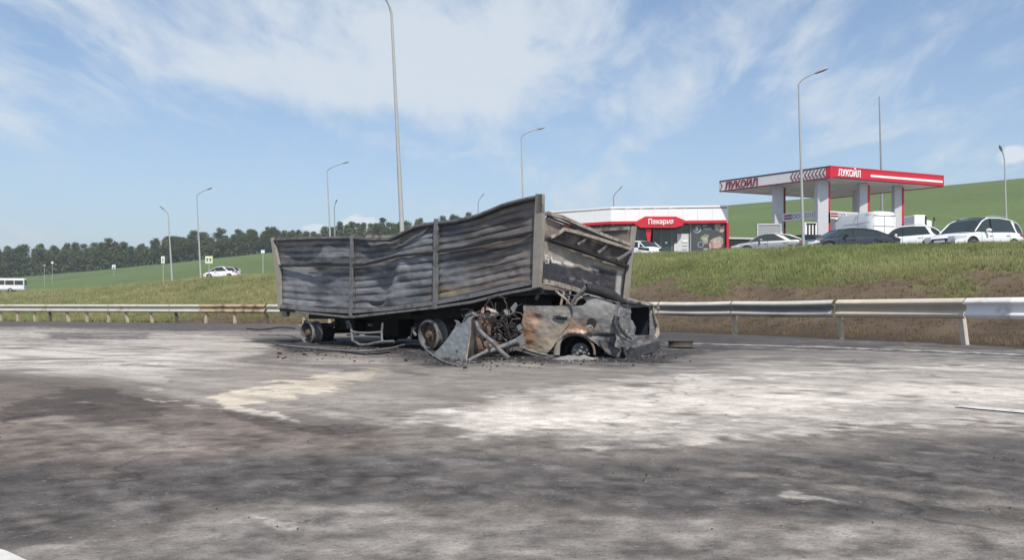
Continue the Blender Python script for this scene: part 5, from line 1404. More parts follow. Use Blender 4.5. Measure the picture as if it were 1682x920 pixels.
    # pump name beams between the columns
    def beam(p, q, z0, z1, k0, k1, lab):
        dd = (q - p).normalized(); n_ = Vector((dd.y, -dd.x, 0))
        if n_.dot(-p) < 0: n_ = -n_
        if dd.x < 0: p, q, dd = q, p, -dd
        A_ = p + (q - p) * k0; B_ = p + (q - p) * k1; L = (B_ - A_).length
        V_ = lambda a, z, o=0: A_ + dd * a + Vector((0, 0, z)) + n_ * o
        b = MB(); b.prism([V_(0, z0), V_(L, z0), V_(L, z1), V_(0, z1)], -n_ * .2); bm = put(b, 'pump_sign', 'white_lavender', lab)
        def sub(b, name, mat): b.build(name, M[mat], bm, xf=XF)
        zc = (z0 + z1) / 2; h = z1 - z0
        for z_ in (zc + h * .17, zc - h * .17):
            b = MB(); b.prism([V_(L * .10, z_ - h * .10, .012), V_(L * .31, z_ - h * .10, .012), V_(L * .33, z_ + h * .02, .012), V_(L * .31, z_ + h * .10, .012), V_(L * .10, z_ + h * .10, .012)], -n_ * .02); sub(b, 'red_bar', 'darkred')
        for k in (.385, .50):
            b = MB(); b.lathe([(h * .20, .01), (h * .28, .01), (h * .28, .03), (h * .20, .03)], V_(L * k, zc), n_, 18, closed=True); sub(b, 'ring_mark', 'galv_dark')
        for k in range(7):
            a = L * (.62 + .048 * k); b = MB(); b.prism([V_(a, zc - h * .3, .012), V_(a + L * .018, zc - h * .3, .012), V_(a + L * .035, zc, .012), V_(a + L * .018, zc + h * .3, .012), V_(a, zc + h * .3, .012), V_(a + L * .015, zc, .012)], -n_ * .02); sub(b, 'slant_mark', 'grey_panel')
    fz = lambda y, d_: HC + (HY - y) / F * d_
    beam(pos['A'], pos['B'], 7.35, 7.95, .06, .90, 'pump sign beam between the two left columns')
    beam(pos['B'], pos['D'] + Vector((0, 0, 0)), 7.35, 7.9, .14, .92, 'pump sign beam between the middle columns')
    beam(pos['D'], pos['E'], 7.35, 7.9, .15, .85, 'pump sign beam between the two right columns')
    # ceiling lamps
    for a in (.2, .5, .8):
        for c in (.2, .5, .8):
            p = CP(a, c); b = MB(); b.bbox((p.x, p.y, zb + .03), (.7, .7, .06), .01); put(b, 'ceiling_lamp', 'white_paint')
    return pos, d
SPOS, SD = build_station()

def dispenser(px, py_top, d, label, w_=1.0, h=2.1):
    x = (px - CX) / F * d; g = HC + (HY - py_top) / F * d - h; g = max(g, gz(x, d) - .05)
    top = HC + (HY - py_top) / F * d; h = top - g
    t_ = thing('fuel_dispenser', (x, d, g), label, 'fuel pump', R(8))
    b = MB(); b.bbox((0, 0, h / 2), (w_, .6, h), .04); b.build('cabinet', M['white_paint'], t_)
    for k in range(3):
        b = MB(); b.bbox((-w_ * .26 + k * w_ * .26, -.31, h - .55), (w_ * .13, .06, .75), .02); b.build('hose_slot', M['black'], t_)
        b = MB(); b.bbox((-w_ * .26 + k * w_ * .26, -.31, h - 1.55), (w_ * .13, .06, .40), .02); b.build('nozzle', M['black'], t_)
    b = MB(); b.bbox((0, -.31, h - .1), (w_ * .8, .04, .12), .01); b.build('display', M['glass'], t_)
dispenser(1329, 366, 61, 'white fuel pump with dark slots behind the thin light pole', .95, 2.2)
dispenser(1452, 357, 62, 'white fuel pump with dark grille beside the van', 1.5, 2.6)
dispenser(1376, 362, 63, 'white fuel pump half hidden left of the van', .9, 2.2)

def plate_panel():
    d = 62; x = (1262 - CX) / F * d; g = gz(x, d)
    t_ = thing('equipment_cabinet', (x, d, g), 'grey cabinet with pale frame above the silver car', 'cabinet', R(-3))
    top = HC + (HY - 368) / F * d - g
    b = MB(); b.bbox((0, 0, top / 2), (1.62, .5, top), .03); b.build('cabinet_body', M['grey_panel'], t_)
    b = MB(); b.box((0, -.26, top - .04), (1.7, .06, .09)); b.box((-.83, -.26, top / 2), (.07, .06, top)); b.box((.83, -.26, top / 2), (.07, .06, top)); b.build('cabinet_frame', M['pale_panel'], t_)
plate_panel()
def low_barrier():
    b = MB(); 
    t_ = thing('low_wall', (24, 88, gz(24, 88)), 'low dark barrier with a pale top rail behind the forecourt', 'barrier')
    O = Vector(t_.location); d = 86
    P = [W3(1190, 0, d), W3(1258, 0, d + 1)]; z1 = HC + (HY - 391) / F * d
    for p in P: p.z = 0
    b.bar([P[0] + Vector((0, 0, z1)), P[1] + Vector((0, 0, z1))], .2, .16); b.build('top_rail', M['pale_panel'], t_, xf=Matrix.Translation(-O))
    b = MB(); b.prism([P[0] + Vector((0, 0, z1 - .1)), P[1] + Vector((0, 0, z1 - .1)), P[1] + Vector((0, 0, z1 - 4.2)), P[0] + Vector((0, 0, z1 - 4.2))], (0, .2, 0)); b.build('wall_panel', M['soot'], t_, xf=Matrix.Translation(-O))
low_barrier()

# ------------------------------------------------------------------ shop
def build_shop():
    A = Vector(((905 - CX) / F * 71.6, 71.6, 0)); B = Vector(((1003 - CX) / F * 68.5, 68.5, 0)); C = Vector(((1194 - CX) / F * 67.5, 67.5, 0))
    zt, zf = 9.0, 7.82
    g = 4.15
    r_ = thing('shop_building', ((B.x + C.x) / 2, 72, g), 'low flat shop with deep white fascia, red band and glass front', 'shop building')
    XF = Matrix.Translation(-Vector(r_.location))
    def put(b, name, mat, lab=None, par=None): return b.build(name, M[mat], par or r_, label=lab, xf=XF)
    depth = Vector((1.2, 12, 0))
    b = MB(); b.prism([q + Vector((0, 0, zt - .25)) for q in (A, B, C, C + depth, A + depth)], (0, 0, .12)); put(b, 'roof', 'grey_panel')
    def panel(p, q, z0, z1, mat, name, out, th, k0=0., k1=1., lab=None):
        dd = q - p; n_ = Vector((dd.y, -dd.x, 0)).normalized()
        if n_.dot(-p) < 0: n_ = -n_
        P0, P1 = p + dd * k0 + n_ * out, p + dd * k1 + n_ * out; b = MB()
        b.prism([P0 + Vector((0, 0, z0)), P1 + Vector((0, 0, z0)), P1 + Vector((0, 0, z1)), P0 + Vector((0, 0, z1))], -n_ * th); return put(b, name, mat, lab)
    # fascia panels
    for k in range(4): panel(A, B, zf, zt, 'white_paint', 'fascia_panel', .0, .1, k / 4 + .001, (k + 1) / 4 - .001)
    for k in range(8): panel(B, C, zf, zt, 'white_paint', 'fascia_panel', .0, .1, k / 8 + .0006, (k + 1) / 8 - .0006)
    for p, q in ((A, B), (B, C)): panel(p, q, zf - .02, zt - .03, 'white_lavender', 'fascia_backing', -.10, .05)
    panel(A, B, zf - .22, zf - .01, 'red', 'red_band', .04, .16); panel(B, C, zf - .22, zf - .01, 'red', 'red_band', .04, .16)
    panel(C, C + depth, g, zt - .05, 'white_paint', 'side_wall', 0, .1)
    # side and back walls
    b = MB(); q = A + depth; b.prism([A + Vector((.3, .2, g)), A + Vector((.3, .2, zt - .3)), q + Vector((.3, 0, zt - .3)), q + Vector((.3, 0, g))], (.1, 0, 0)); put(b, 'side_wall', 'white_paint')
    b = MB(); b.prism([A + depth + Vector((0, 0, g)), C + depth + Vector((0, 0, g)), C + depth + Vector((0, 0, zt - .3)), A + depth + Vector((0, 0, zt - .3))], (0, .1, 0)); put(b, 'back_wall', 'grey_panel')
    # the glass front, set back below the fascia
    DV = (C - B); K = lambda px: ((px - CX) / F * B.y - B.x) / (DV.x - (px - CX) / F * DV.y)
    nB = Vector((DV.y, -DV.x, 0)).normalized(); nB = -nB if nB.dot(-B) < 0 else nB
    def glass(x0, x1, mat='shopglass', name='window', out=-.55, z0=g, z1=zf - .2, th=.06, lab=None): return panel(B, C, z0, z1, mat, name, out, th, K(x0), K(x1), lab)
    for x0, x1 in ((1006, 1030), (1031, 1048), (1049, 1061), (1087, 1104), (1105, 1120), (1121, 1133)): glass(x0, x1)
    glass(1074, 1086, 'glass', 'door', -.53)
    for x in (1005.5, 1030.5, 1048.5, 1061, 1073.5, 1086.5, 1104.5, 1120.5, 1134): glass(x - .4, x + .4, 'grey_panel', 'mullion', -.50, th=.10)
    glass(1134.4, 1137.5, 'grey_panel', 'frame', -.45)
    glass(1004, 1196, 'grey_panel', 'plinth', -.40, g - .2, g + .25, .1)
    DA = (B - A)
    for k in range(5): panel(A, B, g, zf - .2, 'shopglass', 'window', -.55, .06, k / 5 + .01, (k + 1) / 5 - .01)
    for k in range(6): panel(A, B, g, zf - .2, 'grey_panel', 'mullion', -.5, .1, k / 5 - .008 if k else 0, k / 5 + .008)
    # inside seen through the glass: shelf of pale goods, dark counter, white boards in front of the glass
    hh = lambda py, d_=67.4: HC + (HY - py) / F * d_
    bd = glass(1113, 1132, 'pale_panel', 'price_board', -.45, g, hh(382.5), .06, 'pale price board behind the glass')
    for y in (396, 402, 408): glass(1121, 1130, 'grey_panel', 'board_line', -.43, hh(y + 1.2), hh(y), .02)
    glass(1122, 1130, 'white_paint', 'board_line', -.43, hh(396), hh(393), .02)
    glass(1108, 1121, 'pale_panel', 'counter', -.46, g, hh(398), .06)
    glass(1093, 1097, 'white_paint', 'ceiling_light', -.47, hh(398.5), hh(395.5), .03)
    # poster with food pictures
    ps = glass(1137.5, 1192.5, 'poster', 'poster_board', -.30, g, zf - .23, .08, 'dark poster board with pictures of sandwiches')
    def PP(px, py, o): 
        k = K(px); q = B + DV * k + nB * (-.30 + o); q.z = hh(py, q.y); return q
    def blobp(pts, mat, name, o=.012):
        b = MB(); b.prism([PP(x, y, o) for x, y in pts], -nB * .012); put(b, name, mat, par=ps)
    def ell(cx_, cy_, a, b_, ang=0, n=16):
        return [(cx_ + a * math.cos(t) * math.cos(R(ang)) - b_ * math.sin(t) * math.sin(R(ang)), cy_ + a * math.cos(t) * math.sin(R(ang)) + b_ * math.sin(t) * math.cos(R(ang))) for t in np.linspace(0, 2 * math.pi, n, endpoint=False)]
    zz = lambda pts: [(1130 + x / 15.34, 360 + y / 15.34) for x, y in pts]
    blobp(zz([(540, 640), (570, 540), (640, 490), (820, 430), (880, 470), (905, 560), (890, 630), (760, 640), (620, 660), (600, 740), (560, 770)]), 'poster_pink', 'sandwich_picture')
    blobp(zz([(560, 560), (640, 495), (815, 432), (875, 470), (890, 560), (760, 590), (620, 620)]), 'poster_pale', 'sandwich_picture', .02)
    blobp(zz([(610, 690), (700, 650), (880, 630), (860, 700), (760, 740), (640, 730)]), 'poster_pink', 'filling_picture', .016)
    blobp(zz([(310, 470), (380, 410), (450, 370), (540, 400), (520, 480), (530, 560), (500, 620), (420, 640), (390, 560), (350, 520)]), 'poster_green', 'salad_picture')
    blobp(zz([(390, 470), (450, 430), (490, 500), (470, 600), (410, 590)]), 'poster_pale', 'salad_picture', .02)
    blobp(zz(ell(330, 640, 75, 80)), 'poster_line', 'plate_ring'); blobp(zz(ell(330, 640, 60, 66)), 'poster', 'plate_ring', .018)
    blobp(zz([(400, 735), (520, 735), (520, 775), (400, 775)]), 'poster_pale', 'caption_box')
    blobp(zz(ell(245, 250, 100, 100)), 'poster_line', 'ring_mark'); blobp(zz(ell(235, 240, 82, 84)), 'poster', 'ring_mark', .018); blobp(zz(ell(235, 230, 40, 55)), 'poster_line', 'ring_mark', .024)
    blobp(zz([(380, 160), (490, 150), (490, 180), (380, 190)]), 'poster_line', 'caption_line'); blobp(zz([(400, 225), (600, 225), (600, 262), (400, 262)]), 'poster_line', 'caption_line')
    blobp(zz(ell(760, 190, 90, 100, 10)), 'poster_green', 'wrap_picture'); blobp(zz(ell(740, 180, 42, 75, 10)), 'poster_pale', 'wrap_picture', .02)
    blobp(zz([(800, 320), (850, 200), (920, 140), (935, 180), (930, 280), (880, 340)]), 'poster_pink', 'wrap_picture', .02)
    # red pillars and the hexagonal sign
    panel(B, C, g - .1, zf - .2, 'red', 'pillar', .06, .5, K(1193.4), K(1197.2), 'red corner pillar')
    def FP(px, py, o):
        k = K(px); q = B + DV * k + nB * o; q.z = HC + (HY - py) / F * q.y; return q
    b = MB(); b.prism([FP(1060, 376, .22), FP(1070, 376, .22), FP(1067.6, 398, .22), FP(1067.6, 418, .22), FP(1063.2, 418, .22), FP(1063.2, 398, .22)], -nB * .3); put(b, 'pillar', 'red', 'tapering red pillar under the sign')
    hexa = [(1039.5, 366.5), (1059, 355.5), (1109.5, 355.5), (1126, 362.5), (1120, 370.5), (1109, 373.8), (1052, 373.8)]
    b = MB(); b.prism([FP(x, y, .45) for x, y in hexa], -nB * .45); sg = put(b, 'sign_board', 'red', 'red pointed sign board with white lettering')
    tb, wd = text_mb('Пекарня', .34, .05); s_ = (FP(1105, 366, 0) - FP(1064.5, 366, 0)).length / wd
    o_ = FP(1064.5, 368.0, .48); tb.build('lettering', M['white_paint'], sg, xf=XF @ frame_xf(o_, DV, nrm=nB) @ Matrix.Diagonal((s_, 1, 1.15, 1)))
    # small roof fittings
    for px, dy in ((1008, 3), (1020, 2), (1036, 3)):
        q = FP(px, 338, -1.0); b = MB(); b.bbox((q.x, q.y, zt + .02), (.25, .25, .12), .02); put(b, 'roof_vent', 'grey_panel')
build_shop()

# ------------------------------------------------------------------ light poles, masts, signs
def light_pole(label, base, top, arm, d, zbase=None, r0=.10, r1=.045, mat='galv', lamp=True, kind='street_lamp', cat='street lamp', group=None, bend=1.2):
    """base/top/arm are photo positions on the upright plane at distance d"""
    B = W3(base[0], base[1], d); T = W3(top[0], top[1], d); Aend = W3(arm[0], arm[1], d)
    if zbase is not None: B.z = zbase
    Aend.y -= .25
    t_ = thing(kind, B, label, cat, 0, group)
    m_ = Matrix.Translation(-B)
    b = MB(); mid = B.lerp(T, .5)
    b.tube([B, B.lerp(T, .03), B.lerp(T, .5)], [r0 * 1.15, r0, (r0 + r1) / 2 + .004], 10); b.tube([B.lerp(T, .5), B.lerp(T, .97)], [(r0 + r1) / 2 - .008, r1], 10)
    if lamp:
        pts = [B.lerp(T, .965)]
        up = (T - B).normalized(); c = T + up * .15
        for s in range(1, 9):
            u = s / 8; pts.append((1 - u) ** 2 * B.lerp(T, .965) + 2 * u * (1 - u) * (T + up * (.0)) + u * u * (Aend))
    else: pts = None
    b.build('pole', M[mat], t_, smooth=True, xf=m_)
    b = MB(); b.lathe([(r0 * 1.9, 0), (r0 * 1.9, .03), (r0 * 1.2, .05), (r0 * 1.2, .0)], B, (0, 0, 1), 12); b.build('base_flange', M['galv_dark'], t_, xf=m_)
    if pts:
        b = MB(); b.tube(pts, [r1 * .95] * 4 + [r1 * .8] * 5, 8); b.build('arm', M[mat], t_, smooth=True, xf=m_)
        dr = (pts[-1] - pts[-2]).normalized(); L = .62
        b = MB(); e = pts[-1]; s = dr.cross(Vector((0, 0, 1))); s = s.normalized() if s.length > .05 else Vector((0, 1, 0)); uu = s.cross(dr)
        rings = []
        for a, w_, h_ in ((-.08, .05, .04), (.05, .11, .06), (.35, .15, .07), (.56, .10, .045), (.62, .03, .02)):
            rings.append([e + dr * a + s * w_ * cx + uu * h_ * cz for cx, cz in ((-1, -.4), (-.7, -1), (.7, -1), (1, -.4), (.6, .8), (-.6, .8))])
        vs = [v for r_ in rings for v in r_]; fs = [(5, 4, 3, 2, 1, 0), tuple(range(24, 30))]
        for i in range(4):
            for k in range(6): fs.append((i * 6 + k, i * 6 + (k + 1) % 6, (i + 1) * 6 + (k + 1) % 6, (i + 1) * 6 + k))
        b.add(vs, fs); b.build('lamp_head', M['lampgrey'], t_, smooth=True, xf=m_)
    return t_
GL = 'street lamps along the upper road'
def gzp(px, d): return gz((px - CX) / F * d, d)
light_pole('tall grey street lamp rising behind the middle of the trailer', (668, 430), (642.5, 8), (628, -9), 42, gzp(668, 42) - .1, .135, .062, bend=1)
light_pole('slim street lamp on the bank crest in front of the filling station', (1320, 407), (1311.5, 130), (1338, 121), 44.2, gzp(1320, 44.2) - .15, .080, .042)
light_pole('street lamp behind the white crossover at the right edge', (1655, 400), (1650, 258), (1643, 248), 80, gzp(1655, 80), .12, .06, group=GL)
light_pole('tall thin mast rising behind the station canopy', (1451, 400), (1444, 150), (1444, 140), 95, gzp(1451, 95), .17, .06, 'galv_dark', False, 'lightning_mast', 'mast')
light_pole('distant street lamp above the right part of the trailer', (862, 420), (856, 219), (883, 213), 72, gzp(862, 72), .12, .05, group=GL)
light_pole('distant street lamp with long right arm beside the small dark lamp', (545, 425), (537, 276), (565, 268.5), 88, gzp(545, 88), .10, .05, group=GL)
light_pole('small distant street lamp beside the puffy cloud', (551, 425), (549, 340), (552, 333), 150, gzp(551, 150), .13, .07, 'galv_dark', group=GL)
light_pole('street lamp left of the yellow crossing sign with its arm to the left', (283, 461), (276, 349), (270.5, 344), 104, gzp(283, 104), .12, .06, group=GL)
light_pole('street lamp directly beside the yellow crossing sign with its arm to the right', (330, 458), (323, 318), (342, 311.5), 96, gzp(330, 96), .11, .05, group=GL)
light_pole('tiny street lamp above the buckled top of the trailer', (785, 420), (785.5, 330), (792, 322), 165, gzp(785, 165), .15, .08, 'galv_dark', group=GL)
light_pole('tiny street lamp above the shop roof', (1007, 400), (1008, 320), (1017, 311), 120, gzp(1007, 120), .13, .07, 'galv_dark', group=GL)

def sign_post(label, px, py, d, w_, h_, mat, base_py=None, marks=None, border=None, kind='road_sign'):
    p = W3(px, py, d); g = gz(p.x, p.y) - .1
    if base_py is not None: g = min(g + 9, max(g, W3(px, base_py, d).z - .3)) if False else g
    t_ = thing(kind, (p.x, p.y, g), label, 'road sign')
    z = p.z - g
    b = MB(); b.tube([(0, 0, 0), (0, 0, z + h_ * .4)], .045, 8); b.build('post', M['galv'], t_, smooth=True)
    b = MB(); b.bbox((0, -.07, z), (w_, .04, h_), .01); b.build('sign_plate', M[mat], t_)
    if border:
        b = MB(); b.box((0, -.095, z), (w_ * .80, .012, h_ * .78)); b.build('sign_face', M[border], t_)
    for mx, mz, mw, mh, mm in (marks or []):
        b = MB(); b.box((mx * w_, -.108, z + mz * h_), (mw * w_, .012, mh * h_)); b.build('pictogram', M[mm], t_)
sign_post('square yellow-edged sign with two dark symbols beside the lamp pole', 343.5, 427, 94, .84, .84, 'signyellow', marks=[(-.20, .10, .26, .16, 'black'), (.20, .10, .26, .16, 'black'), (-.2, -.12, .20, .12, 'black'), (.2, -.12, .20, .12, 'black')], border='signwhite')
sign_post('narrow pale sign seen on edge left of the street lamp', 268, 427, 100, .42, .85, 'signwhite', marks=[(0, 0, .4, .5, 'signgrey')], border='signwhite')
sign_post('small white sign on a thin post near the trailer left end', 432, 413.5, 96, .42, .36, 'signwhite')
sign_post('small white marker sign far away at the foot of the windbreak', 187, 438.5, 230, 1.0, 1.1, 'signwhite', marks=[(0, -.2, .5, .4, 'signblue')])
sign_post('tiny pale sign far left in front of the trees', 86, 431.5, 230, .6, .6, 'signwhite')
sign_post('thin post with small plate far left in front of the trees', 73, 436, 210, .8, .25, 'signgrey')

# ------------------------------------------------------------------ vehicles
def make_car(name, label, loc, heading, paint, L=4.5, Wd=1.8, H=1.5, deck=None, roof=None, wheels=(-1.35, 1.37), wr=.32, gc=.2, roofk=.70, shoulder=.93, cat='car', trim=None, pillars=(.1,), suv=False, rails=False, group=None, tail='taillight'):
    """x forward. deck: outline of bonnet, waistline and boot; roof: glasshouse outline"""
    r_ = thing(name, loc, label, cat, heading, group)
    if isinstance(deck, str): deck = None
    xs = set(np.linspace(-L / 2, L / 2, 41).tolist())
    ra = wr + .055
    for wx in wheels:
        for a in np.linspace(0, math.pi, 15): xs.add(wx + ra * math.cos(a))
        xs.add(wx + ra + .004); xs.add(wx - ra - .004)
    for e in (.03, .08, .15, .25): xs.add(-L / 2 + e); xs.add(L / 2 - e)
    xs = sorted(x for x in xs if -L / 2 <= x <= L / 2)
    dk = lambda x: float(np.interp(x, [a for a, b in deck], [b for a, b in deck]))
    def wf(x):
        u = abs(x) / (L / 2); return Wd / 2 * (1 - .03 * u ** 2 - .17 * max(0, (u - .80) / .20) ** 2.2)
    def zb(x):
        u = abs(x) / (L / 2); return gc + .14 * max(0, (u - .86) / .14) ** 1.6
    def arch(x):
        z = -1
        for wx in wheels:
            if abs(x - wx) < ra: z = max(z, wr + math.sqrt(ra * ra - (x - wx) ** 2) * 1.0)
        return z
    b = MB(); ring = 10; vs = []
    for x in xs:
        w = wf(x); d0 = dk(x); z0 = zb(x); az_ = arch(x); m_ = lambda z: max(z, az_)
        endk = max(0, (abs(x) / (L / 2) - .93) / .07)
        zs = [(0, z0), (.62 * w, z0), (.62 * w, m_(z0 + .001)), (.965 * w, m_(z0 + .03)), (w * .995, m_(z0 + .18)), (w, m_(min(.62 * d0 + .05, d0 - .16))), (w * (.985), max(m_(0), d0 - .10)), (w * shoulder, d0 - .015), (w * .55, d0 + .025), (0, d0 + .04)]
        for y, z in zs: vs.append((x, y, z))
        for y, z in zs: vs.append((x, -y, z))
    n = len(xs); fs = []; mi = []
    for i in range(n - 1):
        for s in (0, 1):
            o0 = i * 20 + s * 10; o1 = o0 + 20
            for k in range(9):
                f = (o0 + k, o0 + k + 1, o1 + k + 1, o1 + k); fs.append(f if s else f[::-1]); mi.append(1 if k < 3 or (k == 3 and suv) else 0)  # black puts the shade of the wheel wells into the colour
    for i, e in ((0, 1), (n - 1, 0)):
        o0 = i * 20; loop = [o0 + k for k in range(10)] + [o0 + 10 + k for k in range(9, -1, -1)]
        fs.append(tuple(loop if e else loop[::-1])); mi.append(0)
    b.v = vs; b.f = fs; b.mi = mi
    b.build('body', [M[paint], M['black']], r_, smooth=True)
    # glasshouse
    rx = [a for a, _ in roof]; x0, x1 = rx[0], rx[-1]
    gx = sorted(set(np.linspace(x0, x1, 26).tolist()) | set(rx))
    rz_ = lambda x: float(np.interp(x, rx, [b_ for _, b_ in roof]))
    flat = [a for a, z in roof if z > dk(a) + .80 * (max(z_ for _, z_ in roof) - dk(a))]
    f0, f1 = min(flat), max(flat)
    vs = []; 
    hmax = max(z for _, z in roof)
    def gw(x, z):
        base = wf(x) * (shoulder - .01); top = wf(0) * roofk * 1.06
        k = np.clip((z - dk(x)) / (hmax - dk(x) + 1e-6), 0, 1); return base * (1 - k) + min(base, top) * k
    for x in gx:
        d0 = dk(x) - .03; z = max(rz_(x), d0 + .012)
        for y, zz_ in ((gw(x, d0), d0), (gw(x, z - .05) if z - .05 > d0 else gw(x, z), max(d0 + .005, z - .05)), (gw(x, z) * .90, z - .008), (gw(x, z) * .5, z + .02), (0, z + .028)):
            vs.append((x, y, zz_)); 
        for y, zz_ in ((gw(x, d0), d0), (gw(x, z - .05) if z - .05 > d0 else gw(x, z), max(d0 + .005, z - .05)), (gw(x, z) * .90, z - .008), (gw(x, z) * .5, z + .02), (0, z + .028)):
            vs.append((x, -y, zz_))
    fs = []; 
    for i in range(len(gx) - 1):
        for s in (0, 1):
            o0 = i * 10 + s * 5; o1 = o0 + 10
            for k in range(4):
                f = (o0 + k, o0 + k + 1, o1 + k + 1, o1 + k); fs.append(f if s else f[::-1])
    for i, e in ((0, 1), (len(gx) - 1, 0)):
        o0 = i * 10; loop = [o0 + k for k in range(5)] + [o0 + 5 + k for k in range(4, -1, -1)]; fs.append(tuple(loop if e else loop[::-1]))
    b = MB(); b.add(vs, fs); b.build('window_glass', M['glass'], r_, smooth=True)
    # roof skin
    rs = [x for x in np.linspace(f0 - .02, f1 + .02, 14)]; vs = []
    for x in rs:
        z = rz_(x) + .006
        for y, zz_ in ((gw(x, z) * 1.01, z - .045), (gw(x, z) * .91, z), (gw(x, z) * .5, z + .028), (0, z + .036), (-gw(x, z) * .5, z + .028), (-gw(x, z) * .91, z), (-gw(x, z) * 1.01, z - .045)): vs.append((x, y, zz_))
    fs = [(i * 7 + k, (i + 1) * 7 + k, (i + 1) * 7 + k + 1, i * 7 + k + 1) for i in range(len(rs) - 1) for k in range(6)]
    b = MB(); b.add(vs, fs); b.build('roof', M[paint], r_, smooth=True)
    for s in (1, -1):
        # pillars follow the glasshouse edge
        def edge(x, dn=.04): z = rz_(x); d0 = dk(x); return Vector((x, s * (gw(x, max(d0, z - dn)) + .004), max(d0 - .01, z - dn)))
        b = MB(); b.tube([edge(x) for x in np.linspace(x0 + .02, x1 - .02, 22)], .030, 6); b.build('door_frame', M[paint], r_, smooth=True)
        for px_ in pillars:
            z = rz_(px_) - .05; b = MB(); b.bar([(px_, s * (gw(px_, dk(px_)) + .002), dk(px_) - .03), (px_ - .03, s * (gw(px_, z) + .002), z)], .012, .07); b.build('door_pillar', M['black'], r_)
            # rear quarter pillar
        xq = f0 if True else 0
        P0 = x0 + .02
        zr = rz_(f0)
        q = [Vector((P0, s * (gw(P0, dk(P0)) + .006), dk(P0) - .02)), Vector((P0 + (f0 - P0) * .45 + .25, s * (gw(f0, dk(f0)) + .006), dk(f0) - .02)), Vector((f0 + .12, s * (gw(f0, zr - .06) + .008), zr - .05)), Vector((f0 - .02, s * (gw(f0, zr - .06) + .008), zr - .05))]
        b = MB(); b.prism(q if s > 0 else q[::-1], (0, s * .006, 0)); b.build('rear_pillar', M[paint], r_)
        # door shut lines, handles, mirror, sill
        for xx in (wheels[1] - ra - .12, pillars[0], wheels[0] + ra * .75):
            pts = [(xx, s * (wf(xx) * 1.002), gc + .16), (xx, s * wf(xx) * 1.003, dk(xx) * .66), (xx - .01, s * wf(xx) * .992, dk(xx) - .10), (xx - .015, s * wf(xx) * (shoulder + .01), dk(xx) - .02)]
            b = MB(); b.tube(pts, .007, 4); b.build('door_gap', M['black'], r_)
        for xx in (pillars[0] + .12, wheels[0] + ra * .75 + .14):
            b = MB(); b.bbox((xx, s * (wf(xx) * .995 + .015), dk(xx) - .16), (.2, .03, .035), .008); b.build('door_handle', M[paint], r_)
        mx = wheels[1] - ra - .42; b = MB(); b.bbox((mx, s * (wf(mx) + .10), dk(mx) + .06), (.14, .22, .15), .04, (0, 0, s * .25)); b.build('side_mirror', M[paint if not trim else trim], r_)
        b = MB(); b.bbox((0, s * wf(0) * .985, gc + .06), (wheels[1] - wheels[0] - 2 * ra, .04, .11), .015); b.build('sill', M['black'], r_)
        if rails:
            b = MB(); b.tube([(x, s * gw(x, rz_(x)) * .86, rz_(x) + .075 - (.06 if k in (0, 8) else 0)) for k, x in enumerate(np.linspace(f0 + .1, f1 - .1, 9))], .02, 6); b.build('roof_rail', M['alloy'], r_, smooth=True)
        # lamps
        xf_ = L / 2; zl = dk(xf_ - .2) - .10
        def lampf(sgn, nm, mt, zc, w0, w1, h):
            pts = []
            for dx in (.03, .15, .32, .5):
                xx = sgn * (L / 2 - dx); ww = wf(xx) + .006
                pts.append((xx, ww, dx))
            vs = []; 
            for xx, ww, dx in pts:
                hh_ = h * (1 - dx * .9); zc_ = zc + dx * .16
                for zz_ in (zc_ - hh_ / 2, zc_ + hh_ / 2): vs.append((xx, s * ww * (1.0 if zz_ < dk(xx) - .1 else .985), zz_))
            xx = sgn * (L / 2 + .006); vs = [(xx, s * wf(xx) * (1 - w0), zc - h / 2), (xx, s * wf(xx) * (1 - w0), zc + h / 2), (xx, s * wf(xx) * .97, zc - h / 2), (xx, s * wf(xx) * .97, zc + h / 2)] + vs
            m = len(vs) // 2; inner = [(v[0] - sgn * .03, v[1] * .96, v[2]) for v in vs]
            b = MB(); fs = [(2 * i, 2 * i + 1, 2 * i + 3, 2 * i + 2) for i in range(m - 1)]; nn = len(vs)
            fs += [(2 * i, 2 * i + 2, nn + 2 * i + 2, nn + 2 * i) for i in range(m - 1)] + [(2 * i + 1, nn + 2 * i + 1, nn + 2 * i + 3, 2 * i + 3) for i in range(m - 1)]
            b.add(vs + inner, fs); b.build(nm, M[mt], r_)
        lampf(1, 'headlight', 'headlight', zl, .45, 0, .15)
        lampf(-1, 'taillight', tail, dk(-L / 2 + .15) - .14, .35, 0, .17 if not suv else .24)
        for wx in wheels:
            tcn = Vector((wx, s * (Wd / 2 - .105), wr))
            wh = bpy.data.objects.new('wheel', None); COL.objects.link(wh); wh.parent = r_; wh.location = tcn; wh.empty_display_size = .2
            b = MB(); b.lathe([(wr * .64, -.10), (wr * .9, -.105), (wr * .985, -.085), (wr, -.04), (wr, .04), (wr * .985, .085), (wr * .9, .105), (wr * .64, .10)], (0, 0, 0), (0, s, 0), 26, closed=True); b.build('tyre', M['tyre'], wh, smooth=True)
            b = MB(); b.lathe([(wr * .66, .09), (wr * .62, .10), (wr * .58, .04), (wr * .15, .02), (0, .03)], (0, 0, 0), (0, s, 0), 22)
            rim = b.build('rim', M['black'], wh)
            b = MB(); b.lathe([(wr * .65, .085), (wr * .66, .105), (wr * .60, .105), (wr * .58, .08)], (0, 0, 0), (0, s, 0), 24)
            for k in range(5):
                an = 2 * math.pi * k / 5 + .3
                b.bar([(math.cos(an) * wr * .10, s * .085, math.sin(an) * wr * .10), (math.cos(an) * wr * .61, s * .10, math.sin(an) * wr * .61)], .02, wr * .15)
            b.lathe([(0, .10), (wr * .14, .09), (wr * .15, .06)], (0, 0, 0), (0, s, 0), 12); b.build('spokes', M['alloy'], wh)
    xf_ = L / 2 + .005; zl = dk(L / 2 - .2)
